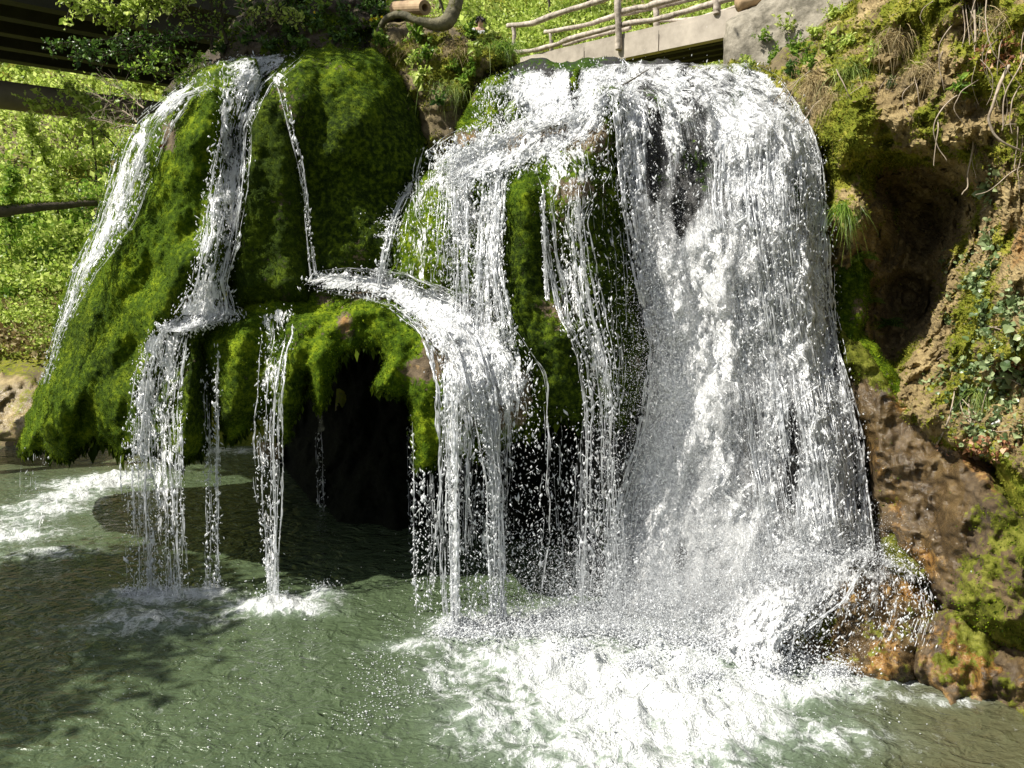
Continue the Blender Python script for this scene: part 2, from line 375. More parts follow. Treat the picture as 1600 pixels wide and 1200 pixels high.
ROCKS = []
def rock(name, label, cat, mat, poly, ctrl, Rin, T, Tb, ridges=(), big=(0.7, 0.12), mid=(0.18, 0.03), fine=0.012,
         fold=0.0, ridge_amp=0.0, attr=None, tuft=None, seed=0, edge=0.25, parent=None, flat=False, crumb=0.0, tuft_n=0, tuft_size=0.014, group=None, droop=0.5, step=GST, edge_n=7.0, fringe=None):
    xs = [p[0] for p in poly]; ys = [p[1] for p in poly]
    st = step
    i0 = int(max(0, (min(xs) - GX0) // GST - 1)); i1 = int(min(GW - 1, (max(xs) - GX0) // GST + 2))
    j0 = int(max(0, (min(ys) - GY0) // GST - 1)); j1 = int(min(GH - 1, (max(ys) - GY0) // GST + 2))
    x, y = np.meshgrid(GX0 + GST * np.arange(i0, i1 + 1), GY0 + GST * np.arange(j0, j1 + 1))
    x = x.astype(float); y = y.astype(float)
    wob = np.stack([x, y, np.full_like(x, seed * 31.7)], -1)
    xw = x + edge_n * fbm(wob, 34, 3, seed + 50, 0.6); yw = y + edge_n * fbm(wob, 34, 3, seed + 60, 0.6)
    d, _, _ = poly_sdf(xw, yw, poly)
    gy_, gx_ = np.gradient(d, GST)
    gl = np.sqrt(gx_ ** 2 + gy_ ** 2) + 1e-6
    ok = d > 0
    cell = ok[:-1, :-1] | ok[1:, :-1] | ok[:-1, 1:] | ok[1:, 1:]
    used = np.zeros_like(ok)
    used[:-1, :-1] |= cell; used[1:, :-1] |= cell; used[:-1, 1:] |= cell; used[1:, 1:] |= cell
    out = used & ~ok
    mx = np.clip(-d / gl, 0, 4.5)
    X = np.where(out, x + mx * gx_ / gl, x); Yp = np.where(out, y + mx * gy_ / gl, y)
    din = np.maximum(d, 0)
    f = rbf(ctrl)
    Yc = f(X, Yp)
    infl = np.sqrt(np.clip(1 - (1 - np.clip(din / Rin, 0, 1)) ** 2, 0, 1))
    W0 = P(X, Yp, Yc)
    fade = np.clip(din / 14.0, 0, 1)
    Yf = Yc - T * infl
    for pts, rad, amp in ridges:
        sdv = seg_dist(X, Yp, pts)
        Yf = Yf - amp * np.exp(-(sdv / rad) ** 2) * np.clip(infl * 1.5, 0, 1)
    Yf = Yf - fade * big[1] * fbm(W0, big[0], 3, seed) - fade * mid[1] * fbm(W0 + 5, mid[0], 3, seed + 9)
    if fold: Yf = Yf - fade * fold * fbm(W0, 0.28, 3, seed + 21, sc=(1, 1, 0.18))
    if ridge_amp: Yf = Yf - fade * ridge_amp * ridged(W0, 0.55, 4, seed + 33)
    if crumb: Yf = Yf - fade * crumb * ridged(W0 + 3, 0.17, 3, seed + 43)
    Yb = Yc + Tb * infl
    Yb = np.maximum(Yb, Yf + 0.01)
    # z-buffer of the front
    sub = DEPTH[j0:j1 + 1, i0:i1 + 1]
    m = ok & (Yf < sub)
    sub[m] = Yf[m]; TOPROCK[j0:j1 + 1, i0:i1 + 1][m] = len(ROCKS)
    VF = P(X, Yp, Yf)
    # small displacement along the normal
    du = np.gradient(VF, axis=1); dv = np.gradient(VF, axis=0)
    N = np.cross(du, -dv); N /= np.linalg.norm(N, axis=-1, keepdims=True) + 1e-9
    VF = VF + N * (fade * (fine * fbm(VF, 0.055, 2, seed + 71) + fine * 0.6 * fbm(VF, 0.022, 1, seed + 72)))[..., None]
    VB = P(X, Yp, Yb)
    idx = -np.ones(ok.shape, int); nf = used.sum(); idx[used] = np.arange(nf)
    inner = used & ok
    idb = idx.copy(); nb = inner.sum(); idb[inner] = nf + np.arange(nb)
    cj, ci = np.nonzero(cell)
    F1 = np.stack([idx[cj, ci], idx[cj + 1, ci], idx[cj + 1, ci + 1], idx[cj, ci + 1]], -1)
    F2 = np.stack([idb[cj, ci], idb[cj, ci + 1], idb[cj + 1, ci + 1], idb[cj + 1, ci]], -1)
    same = (F1 == F2[:, [0, 3, 2, 1]]).all(1)
    V = np.concatenate([VF[used], VB[inner]])
    a = attr(X, Yp, VF) if attr else {}
    A = {}
    for k in ('moss', 'wet', 'warm', 'painted_shade'):
        v = np.broadcast_to(np.asarray(a.get(k, 1.0 if k == 'moss' else 0.0), float), X.shape)
        A[k] = np.concatenate([v[used], v[inner]])
    root = parent or empty(name, V[np.argmin(V[:, 2])] * 0 + V.mean(0) * np.array([1, 1, 0]) + np.array([0, 0, V[:, 2].min()]), label, cat, group)
    mesh('rock_body', V, np.concatenate([F1, F2[~same]]), mat, root, A, smooth=not flat)
    if tuft_n:
        area = np.linalg.norm(np.cross(du, dv), axis=-1) * used * (d > -2)
        mw = np.broadcast_to(np.asarray(a.get('moss', 1.0), float), X.shape)
        mw = sstep(0.3, 0.7, mw + 0.5 * fbm(VF, 0.12, 2, seed + 3))
        pr = (area * mw * np.minimum(1, 1.0)).ravel(); pr = pr / pr.sum()
        n = int(tuft_n)
        k = RNG.choice(pr.size, n, p=pr)
        c = VF.reshape(-1, 3)[k] + RNG.normal(0, 0.009, (n, 3)); nn = N.reshape(-1, 3)[k]
        leaves(root, 'moss_fronds', c, nn, tuft or M_tuft, tuft_size, 0.5, droop=droop, tilt=0.42, painted_shade=np.broadcast_to(np.asarray(a.get('painted_shade', 0.0), float), X.shape).ravel()[k])
    if fringe:
        low = (d[:-1] > 0) & (d[1:] <= 0)
        jy, ix_ = np.nonzero(low); sel = (Yp[jy, ix_] > fringe[0]) & (RNG.random(len(jy)) < 1)
        jy, ix_ = jy[sel], ix_[sel]; k = RNG.integers(0, len(jy), fringe[1])
        c = P(X[jy[k], ix_[k]] + RNG.normal(0, 3, len(k)), Yp[jy[k], ix_[k]] - 4 - 5 * RNG.random(len(k)), Yc[jy[k], ix_[k]] - RNG.random(len(k)) * .25)
        cl = 0.3 + 1.0 * np.clip(fbm(c, 0.12, 2, seed), 0, 1)
        leaves(root, 'hanging_moss', c, np.tile([0, -.1, -1.0], (len(c), 1)), M_tuft_shaded, fringe[2] * .45, .4, droop=.6, tilt=.25, svar=.5)
    ROCKS.append(root)
    return root

def leaves(parent, name, c, nrm, mat, size, aspect=0.6, droop=0.2, tilt=0.6, fold=0.25, label=None, kind=None, svar=0.35, shape='diamond', painted_shade=None):
    """many small folded leaf blades: base at c, growing along its normal bent sideways"""
    n = len(c); c = np.asarray(c, float)
    g = nrm + tilt * RNG.normal(0, 1, (n, 3)); g[:, 2] -= droop
    g /= np.linalg.norm(g, axis=1, keepdims=True) + 1e-9
    s = np.cross(g, RNG.normal(0, 1, (n, 3))); s /= np.linalg.norm(s, axis=1, keepdims=True) + 1e-9
    up = np.cross(s, g)
    L = (size * np.exp(RNG.normal(0, svar, n)))[:, None]; W = L * aspect * 0.5
    r = RNG.random(n)
    if shape == 'diamond':
        V = np.stack([c, c + g * L * 0.45 + s * W, c + g * L - up * L * fold * 0.6, c + g * L * 0.45 - s * W], 1).reshape(-1, 3)
        b = 4 * np.arange(n)[:, None]
        F = np.concatenate([b + [0, 1, 2], b + [0, 2, 3]])
        k = 4
    else:  # a fuller leaf: six vertices, folded on the midrib
        V = np.stack([c, c + g * L * 0.22 + s * W * 0.85 + up * L * .05, c + g * L * 0.6 + s * W + up * L * 0.08, c + g * L - up * L * fold,
                      c + g * L * 0.6 - s * W + up * L * 0.08, c + g * L * 0.22 - s * W * 0.85 + up * L * .05, c + g * L * 0.55], 1).reshape(-1, 3)
        b = 7 * np.arange(n)[:, None]
        F = np.concatenate([b + [0, 1, 6], b + [1, 2, 6], b + [2, 3, 6], b + [3, 4, 6], b + [4, 5, 6], b + [5, 0, 6]])
        k = 7
    at = {'rnd': np.repeat(r, k)}
    if painted_shade is not None: at['painted_shade'] = np.repeat(painted_shade, k)
    o = mesh(name, V, F, mat, parent, at)
    if label: o['label'] = label
    if kind: o['kind'] = kind
    return o

# tubes along polylines ------------------------------------------------
def tube_arrays(paths, radii, sides=6, caps=True):
    """paths: list of (m,3); radii: list of (m,)"""
    Vs, Fs, off = [], [], 0
    for p, r in zip(paths, radii):
        p = np.asarray(p, float); r = np.asarray(r, float) * np.ones(len(p)); m = len(p)
        t = np.gradient(p, axis=0); t /= np.linalg.norm(t, axis=1, keepdims=True) + 1e-9
        ref = np.array([0.31, 0.2, 0.93]) if abs(t[:, 2]).mean() < 0.8 else np.array([0.2, 0.95, 0.1])
        u = np.cross(t, ref); u /= np.linalg.norm(u, axis=1, keepdims=True) + 1e-9
        v = np.cross(t, u)
        a = np.arange(sides) * 2 * np.pi / sides
        ring = p[:, None] + r[:, None, None] * (np.cos(a)[None, :, None] * u[:, None] + np.sin(a)[None, :, None] * v[:, None])
        Vs.append(ring.reshape(-1, 3))
        i = np.arange(m - 1)[:, None] * sides; j = np.arange(sides)[None]
        F = np.stack([i + j, i + (j + 1) % sides, i + sides + (j + 1) % sides, i + sides + j], -1).reshape(-1, 4) + off
        Fs.append(F)
        n = m * sides
        if caps:
            Vs.append(p[[0, -1]])
            cap0 = np.stack([np.full(sides, n), (np.arange(sides) + 1) % sides, np.arange(sides), np.full(sides, n)], -1)
            # degenerate-free caps as quads are not possible: add tiny fan with repeated pair handled below
            Fs.append(('cap', off, sides, m))
            n += 2
        off += n
    quads = [f for f in Fs if not isinstance(f, tuple)]
    tris = []
    for f in Fs:
        if isinstance(f, tuple):
            _, o, s, m = f; j = np.arange(s); c0 = o + m * s
            tris.append(np.stack([np.full(s, c0), o + (j + 1) % s, o + j], -1))
            b = o + (m - 1) * s
            tris.append(np.stack([np.full(s, c0 + 1), b + j, b + (j + 1) % s], -1))
    return np.concatenate(Vs), np.concatenate(quads), (np.concatenate(tris) if tris else None)
def tubes(parent, name, paths, radii, mat, sides=6, smooth=True, caps=True):
    V, Q, T = tube_arrays(paths, radii, sides, caps)
    return mesh(name, V, Q, mat, parent, smooth=smooth, F2=T)
def smooth_path(pts, n=24, wob=0.0, seed=0):
    p = np.asarray(pts, float); m = len(p)
    t = np.linspace(0, m - 1, n); i = np.clip(t.astype(int), 0, m - 2); f = (t - i)[:, None]
    pm = p[np.clip(i - 1, 0, m - 1)]; p0 = p[i]; p1 = p[i + 1]; p2 = p[np.clip(i + 2, 0, m - 1)]
    q = 0.5 * ((2 * p0) + (-pm + p1) * f + (2 * pm - 5 * p0 + 4 * p1 - p2) * f ** 2 + (-pm + 3 * p0 - 3 * p1 + p2) * f ** 3)
    if wob:
        s = np.linalg.norm(np.diff(q, axis=0), axis=1).sum()
        k = np.linspace(0, s, n)
        for ax in range(3): q[:, ax] += wob * fbm(np.stack([k, k * 0 + seed * 3.7 + ax * 11, k * 0], -1), 0.25, 2, seed + ax)
    return q
def box_arrays(c, ax, ay, az, hx, hy, hz):
    c = np.asarray(c, float); ax, ay, az = (np.asarray(v, float) for v in (ax, ay, az))
    V = np.array([c + sx * hx * ax + sy * hy * ay + sz * hz * az for sz in (-1, 1) for sy in (-1, 1) for sx in (-1, 1)])
    F = np.array([[0, 2, 3, 1], [4, 5, 7, 6], [0, 1, 5, 4], [2, 6, 7, 3], [0, 4, 6, 2], [1, 3, 7, 5]])
    return V, F

# ================================================================== THE ROCKS
def A_moss(base=1.0, bare=(), wetspots=(), amp=0.35, sc=0.5, seed=0, warm=(), painted_shade=()):
    def f(x, y, W):
        m = base + amp * fbm(W, sc, 3, seed + 5)
        we = np.zeros_like(x) + 0.15; wa = np.zeros_like(x)
        for cx, cy_, rx, ry, k in bare: m = m - k * blob(x, y, cx, cy_, rx, ry)
        for cx, cy_, rx, ry, k in wetspots: we = we + k * blob(x, y, cx, cy_, rx, ry)
        for cx, cy_, rx, ry, k in warm: wa = wa + k * blob(x, y, cx, cy_, rx, ry)
        de = np.zeros_like(x)  # blobs of shade painted into the moss colour
        for cx, cy_, rx, ry, k in painted_shade: de = de + k * blob(x, y, cx, cy_, rx, ry)
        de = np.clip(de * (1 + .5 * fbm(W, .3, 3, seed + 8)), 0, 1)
        return {'painted_shade': de, 'moss': np.clip(m, 0, 1.2), 'wet': np.clip(we, 0, 1.2), 'warm': np.clip(wa, 0, 1)}
    return f

M_cave = rock_material('shaded_cave_rock', ((0.003, 0.003, 0.003), (0.006, 0.006, 0.005), (0.012, 0.011, 0.010)), ((0.002, 0.003, 0.002), (0.006, 0.007, 0.004), (0.012, 0.014, 0.008)))  # near-black colours paint the cave's darkness onto its wall
# rear dome, shade painted into its moss below the rim
rock('moss_mound', 'big rounded moss dome in shade between the middle thread of water and the earth bank', 'moss mound', M_moss,
     [(395,140),(431,112),(450,92),(487,78),(543,71),(594,82),(624,114),(650,155),(668,195),(692,250),(694,430),(640,475),(500,490),(370,495),(340,300),(370,170)],
     [(450,90,11.6),(543,72,12.0),(620,115,12.0),(690,250,12.1),(690,470,11.9),(400,150,11.3),(380,480,11.5),(530,300,11.9),(530,150,12.0),(530,480,11.8)],
     120, 0.95, 1.4, ridges=[([(560,190),(540,200)],22,0.10),([(505,235),(530,245)],24,0.14),([(470,110),(455,180)],26,0.22),([(560,110),(600,250),(600,420)],60,0.3),([(520,250),(520,440)],40,0.2)],
     big=(0.9,0.16), mid=(0.22,0.035), fine=0.016, fold=0.03, seed=3, attr=A_moss(0.95,[(470,200,20,30,.3)],seed=3,painted_shade=[(560,350,170,170,1.3),(640,230,50,90,.9),(430,350,90,200,1.2),(560,190,60,50,.3)]), tuft_n=42000)
# nose in front, moss colours darkened in place of shade
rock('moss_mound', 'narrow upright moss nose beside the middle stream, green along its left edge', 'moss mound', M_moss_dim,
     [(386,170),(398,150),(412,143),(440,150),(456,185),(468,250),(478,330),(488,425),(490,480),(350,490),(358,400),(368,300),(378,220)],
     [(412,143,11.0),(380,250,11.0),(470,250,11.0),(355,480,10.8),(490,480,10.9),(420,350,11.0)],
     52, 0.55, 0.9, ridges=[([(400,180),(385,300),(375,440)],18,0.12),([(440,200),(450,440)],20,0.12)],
     big=(0.5,0.08), mid=(0.16,0.03), fine=0.018, fold=0.03, seed=8, attr=A_moss(0.9,[(440,330,25,60,.35)],seed=8), tuft=M_tuft_shaded, tuft_n=14000)
# left slope
rock('moss_mound', 'long green moss slope on the left, spreading to a ragged hanging foot over the pool', 'moss mound', M_moss,
     [(400,85),(345,92),(300,118),(262,162),(215,190),(192,228),(170,290),(150,350),(122,405),(106,440),(92,490),(78,540),(62,600),(42,650),(28,685),(28,706),(48,711),(66,706),(90,714),(104,718),(122,706),(142,686),(150,702),(160,694),(180,700),(190,716),(215,706),(240,712),(262,708),(281,728),(300,716),(318,705),(330,660),(336,600),(335,540),(350,480),(360,440),(372,300),(384,200),(410,120)],
     [(350,92,11.4),(410,100,11.4),(200,220,12.0),(260,165,11.7),(150,350,12.4),(105,440,12.6),(60,600,12.4),(28,700,12.2),(110,710,11.6),(190,710,10.9),(240,700,10.5),(300,716,10.3),(330,600,10.5),(340,480,10.7),(300,400,11.1),(360,250,11.3),(200,450,11.7),(150,580,11.7)],
     90, 0.75, 2.4,
     ridges=[([(310,150),(285,230),(250,300),(215,380),(190,430)],30,0.26),([(330,180),(300,300),(250,400)],24,0.19),([(220,390),(170,470),(120,560),(70,650)],34,0.22),
             ([(300,400),(255,470),(235,520)],22,0.35),([(250,455),(262,485)],20,0.26),([(220,480),(160,560),(110,640),(95,700)],22,0.26),([(230,560),(185,620),(170,690)],20,0.22),([(310,510),(296,600),(286,715)],16,0.32),([(240,520),(215,620),(215,700)],18,0.22),
             ([(350,200),(335,300),(322,420)],16,0.16)],
     big=(0.6,0.15), mid=(0.2,0.03), fine=0.016, fold=0.045, seed=14, attr=A_moss(1.05,[(265,215,14,40,.8),(282,130,40,25,.5),(310,470,30,14,.6),(190,390,20,14,.35),(270,360,14,40,.35)],[(300,120,60,40,.5)],warm=[(185,385,22,20,.5),(275,140,40,30,.5)],seed=14,painted_shade=[(200,600,120,70,.6),(300,560,50,150,.9),(130,520,60,60,.5)]), tuft_n=60000, fringe=(670,3500,.13))
# ledge with the cave arch
rock('moss_ledge', 'mossy ledge hanging over the dark cave, with drooping green arches and a hanging beard', 'moss ledge', M_moss,
     [(285,476),(330,472),(378,474),(392,462),(420,455),(470,450),(520,440),(580,432),(640,430),(710,450),(770,480),(850,560),(860,640),(800,690),(740,720),(700,716),(687,722),(665,736),(650,742),(645,700),(641,645),(634,616),(612,619),(596,616),(582,608),(596,585),(603,560),(590,548),(560,550),(535,560),(522,585),(512,625),(497,652),(486,622),(478,585),(474,620),(462,660),(450,688),(436,676),(420,650),(400,650),(385,676),(370,696),(350,690),(336,650),(326,600),(318,560),(300,520)],
     [(285,478,10.9),(350,474,10.9),(420,456,11.1),(520,440,11.5),(640,430,11.3),(710,452,10.6),(300,520,10.6),(350,560,10.35),(420,600,10.25),(370,690,10.25),(450,680,10.25),(497,650,10.25),(540,560,10.2),(600,600,10.0),(640,700,9.8),(670,730,9.6),(700,600,9.6),(800,560,9.65),(850,640,9.8),(760,500,10.1),(560,480,10.7),(660,480,10.5)],
     42, 0.42, 2.2,
     ridges=[([(440,462),(395,500),(370,560),(360,640)],20,0.2),([(520,470),(470,520),(455,600),(450,660)],20,0.2),([(560,485),(510,520),(495,580),(497,640)],18,0.22),([(590,490),(620,540),(605,600)],20,0.24),([(560,480),(620,480),(660,520)],22,0.12),([(660,560),(655,640),(665,720)],16,0.14),([(430,465),(500,460)],16,0.08),
             ([(700,520),(730,600)],40,0.25),([(800,560),(820,620)],30,0.15)],
     big=(0.5,0.06), mid=(0.16,0.03), fine=0.018, fold=0.03, seed=22,
     attr=A_moss(1.0,[(540,505,16,26,.9),(620,455,70,16,1.2),(330,480,50,12,.9),(660,575,28,16,1.0),(505,470,14,12,.5),(720,520,60,50,1.0),(780,620,80,60,.8)],[(620,455,90,20,.8),(340,480,60,14,.6)],warm=[(540,505,14,24,.6),(650,572,20,10,.4),(495,640,8,16,.4)],seed=22,painted_shade=[(400,620,70,60,.6),(320,620,40,90,.9),(455,620,20,70,.6),(800,600,90,90,1.0)]), tuft_n=46000, fringe=(540,4000,.11))
# central mound
rock('moss_mound', 'tall central moss mound, sunlit on its left flank, water running down its front', 'moss mound', M_moss,
     [(590,452),(594,415),(605,375),(625,322),(650,278),(690,246),(750,222),(830,198),(880,184),(925,165),(928,140),(945,132),(962,135),(975,165),(982,225),(988,300),(990,375),(1002,450),(1018,530),(1010,605),(988,665),(960,672),(930,655),(905,668),(880,655),(850,665),(820,690),(760,620),(720,540),(680,480),(630,465)],
     [(590,450,11.1),(625,320,11.2),(650,278,11.2),(750,222,10.9),(880,180,10.9),(945,132,10.9),(980,220,10.6),(990,375,10.3),(1018,530,10.0),(988,665,9.9),(900,660,9.75),(820,680,9.8),(700,480,10.4),(800,400,10.3),(860,500,10.0),(740,300,10.7),(900,300,10.3)],
     110, 0.75, 1.2,
     ridges=[([(820,285),(820,330)],26,0.22),([(820,300),(815,420),(820,540)],24,0.16),([(900,270),(905,300)],28,0.16),([(900,300),(935,420),(960,540),(965,640)],34,0.2),([(870,530),(880,600)],36,0.22),([(700,270),(690,350),(690,440)],26,0.14),
             ([(750,260),(755,300)],16,0.1),([(650,300),(620,400)],30,0.12),([(930,150),(940,200)],20,0.1),([(960,140),(965,200)],16,0.12),([(770,400),(780,520)],26,0.1)],
     big=(0.6,0.08), mid=(0.17,0.03), fine=0.018, fold=0.04, seed=31,
     attr=A_moss(0.9,[(840,225,90,22,.7),(870,480,30,30,.6),(910,290,40,26,.5),(770,330,14,60,.3),(930,200,30,20,.4)],[(840,230,90,30,.5)],warm=[(910,290,40,26,.3),(860,490,30,20,.25)],seed=31,painted_shade=[(850,420,110,120,1.0),(960,420,60,260,1.2),(880,600,130,90,1.1),(770,420,40,100,.6)]), tuft_n=52000, fringe=(560,3000,.12))  # right half and foot darkened by painted shade
rock('moss_cushion', 'little bright green moss cap over a dark shaded face, centre of the central mound', 'moss cushion', M_moss,
     [(788,300),(792,284),(804,274),(822,272),(838,280),(845,296),(842,312),(840,420),(836,520),(800,520),(796,420),(790,320)],
     [(788,300,9.95),(845,296,9.95),(820,275,10.0),(800,520,9.75),(836,520,9.75),(820,400,9.9)], 26, 0.22, 0.6, big=(0.3,0.04), mid=(0.12,0.02), fine=0.018, fold=0.03, seed=36,
     attr=A_moss(1.1,seed=36,painted_shade=[(815,430,60,90,1.3)]), tuft_n=6000)  # face below the cap has its shade painted on
rock('mossy_rock', 'knobbly brown-green moss knob high on the right of the central mound', 'rock', M_moss,
     [(880,300),(890,282),(905,274),(925,280),(938,300),(940,340),(945,400),(915,400),(895,360),(882,330)],
     [(880,300,9.95),(938,300,9.9),(945,400,9.75),(905,276,10.0),(895,360,9.85)], 26, 0.2, 0.6, big=(0.3,0.05), mid=(0.12,0.04), fine=0.02, seed=38, crumb=.02,
     attr=A_moss(0.8,seed=38,amp=.5,painted_shade=[(920,380,40,50,1.2)]), tuft_n=2500)
# rock behind the main fall
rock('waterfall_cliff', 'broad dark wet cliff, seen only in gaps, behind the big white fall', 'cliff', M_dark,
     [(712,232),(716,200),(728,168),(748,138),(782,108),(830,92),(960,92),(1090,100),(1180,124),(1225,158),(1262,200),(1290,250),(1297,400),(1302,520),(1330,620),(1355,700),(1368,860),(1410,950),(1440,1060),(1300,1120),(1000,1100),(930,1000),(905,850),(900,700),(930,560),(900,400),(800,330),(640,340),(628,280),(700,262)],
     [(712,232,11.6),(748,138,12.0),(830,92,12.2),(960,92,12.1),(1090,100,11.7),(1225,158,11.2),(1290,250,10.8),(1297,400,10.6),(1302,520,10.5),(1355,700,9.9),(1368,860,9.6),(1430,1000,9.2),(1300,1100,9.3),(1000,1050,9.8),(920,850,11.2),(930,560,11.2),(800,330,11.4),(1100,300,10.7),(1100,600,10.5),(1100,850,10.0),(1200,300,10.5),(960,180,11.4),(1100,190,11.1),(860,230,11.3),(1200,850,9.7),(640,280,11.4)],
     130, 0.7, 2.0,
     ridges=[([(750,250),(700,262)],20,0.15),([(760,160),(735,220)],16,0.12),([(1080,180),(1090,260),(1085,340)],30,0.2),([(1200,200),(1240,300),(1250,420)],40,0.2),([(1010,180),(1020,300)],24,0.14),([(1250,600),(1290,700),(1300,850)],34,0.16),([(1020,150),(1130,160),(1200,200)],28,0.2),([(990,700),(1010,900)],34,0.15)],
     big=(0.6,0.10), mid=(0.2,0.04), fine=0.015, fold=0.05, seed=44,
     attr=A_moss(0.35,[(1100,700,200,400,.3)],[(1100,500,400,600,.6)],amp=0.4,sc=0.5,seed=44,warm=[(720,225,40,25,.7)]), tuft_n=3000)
# green flank at the left of the upper cascade: own small rock in front
rock('mossy_rock', 'small green and rusty moss slab left of the upper cascade', 'rock', M_moss,
     [(712,228),(716,204),(726,176),(742,146),(768,120),(800,112),(806,150),(800,190),(790,215),(756,240),(725,250)],
     [(712,228,11.3),(742,146,11.65),(790,115,11.7),(800,200,11.2),(730,250,11.15),(760,180,11.4)],
     36, 0.28, 0.6, big=(0.3,0.06), mid=(0.12,0.04), fine=0.02, seed=47, ridge_amp=0.02,
     attr=A_moss(0.75,[(735,225,26,16,.9)],[],amp=0.5,sc=0.25,seed=47,warm=[(735,225,26,16,.9),(770,170,20,30,.4)]), tuft_n=4500)
rock('mossy_rock', 'bright green tuft-topped rock pair at the crest between the two halves of the fall', 'rock', M_moss,
     [(926,188),(924,160),(932,144),(944,140),(952,148),(958,138),(972,135),(978,150),(975,190),(968,205),(940,205)],
     [(926,188,10.35),(940,140,10.5),(972,136,10.5),(950,200,10.3)], 16, 0.16, 0.4, ridges=[([(936,150),(934,180)],7,.06),([(966,142),(966,190)],7,.08)],
     big=(0.3,0.03), mid=(0.12,0.02), fine=0.02, seed=49, attr=A_moss(1.1,seed=49), tuft_n=2500)
rock('mossy_rock', 'small dark moss block poking from the upper cascade', 'rock', M_moss,
     [(790,178),(796,158),(810,150),(822,158),(830,190),(820,214),(800,215)], [(790,178,11.0),(830,190,11.0),(810,214,10.95),(810,150,11.1)], 18, 0.16, 0.4,
     big=(0.3,0.03), mid=(0.1,0.03), fine=0.02, seed=50, attr=A_moss(0.9,seed=50), tuft_n=1200)
rock('mossy_rock', 'thin vertical moss strip showing through the upper cascade under the log rail', 'rock', M_moss,
     [(892,108),(902,102),(908,130),(906,165),(896,170),(889,140)], [(892,108,11.4),(906,165,11.25),(896,170,11.25),(900,104,11.5)], 8, 0.1, 0.4,
     big=(0.3,0.02), mid=(0.1,0.02), fine=0.02, seed=51, attr=A_moss(1.0,seed=51), tuft_n=700)
# cave wall, darkness painted into its colour, and earth bank
rock('cave_wall', 'cave back wall under the ledge and central mound, its shade painted near black', 'rock wall', M_cave,
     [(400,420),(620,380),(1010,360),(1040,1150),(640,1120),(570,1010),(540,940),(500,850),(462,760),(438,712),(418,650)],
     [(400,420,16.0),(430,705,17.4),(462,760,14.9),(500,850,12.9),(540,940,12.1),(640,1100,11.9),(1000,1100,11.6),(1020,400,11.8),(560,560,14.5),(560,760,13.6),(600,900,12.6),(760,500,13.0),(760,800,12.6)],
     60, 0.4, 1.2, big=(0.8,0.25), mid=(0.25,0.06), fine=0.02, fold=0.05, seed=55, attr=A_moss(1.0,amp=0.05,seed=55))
rock('earth_bank', 'overgrown earth bank with leafy plants between the shaded dome and the upper cascade', 'bank', M_earth,
     [(575,62),(600,38),(640,28),(690,40),(730,48),(780,60),(806,84),(812,98),(790,108),(752,130),(722,180),(712,230),(704,262),(690,300),(664,280),(650,200),(628,150),(600,100)],
     [(575,62,12.6),(660,30,13.0),(800,80,12.6),(812,98,12.3),(722,180,12.0),(690,290,12.0),(620,140,12.4),(700,120,12.4),(700,60,12.8)],
     70, 0.55, 1.5, big=(0.5,0.15), mid=(0.18,0.07), fine=0.03, ridge_amp=0.05, seed=61, attr=A_moss(0.45,[(720,240,50,60,.5)],amp=0.7,sc=0.35,seed=61), tuft=M_tuft_y, tuft_n=7000, tuft_size=0.03)
rock('earth_bank', 'dark shrubby bank above the shaded dome and left stream', 'bank', M_moss_dim,
     [(250,150),(300,100),(340,60),(380,20),(430,-60),(620,-60),(640,-10),(640,30),(600,60),(580,90),(560,140),(500,160),(350,170)],
     [(250,150,15.0),(340,60,14.2),(430,-60,14.8),(620,-60,14.6),(620,50,13.3),(500,70,12.9),(420,80,12.9),(500,160,12.6)],
     60, 0.5, 1.5, big=(0.6,0.25), mid=(0.2,0.08), fine=0.03, ridge_amp=0.08, seed=66, attr=A_moss(0.4,amp=0.6,sc=0.4,seed=66), tuft=M_tuft, tuft_n=5000, tuft_size=0.035)

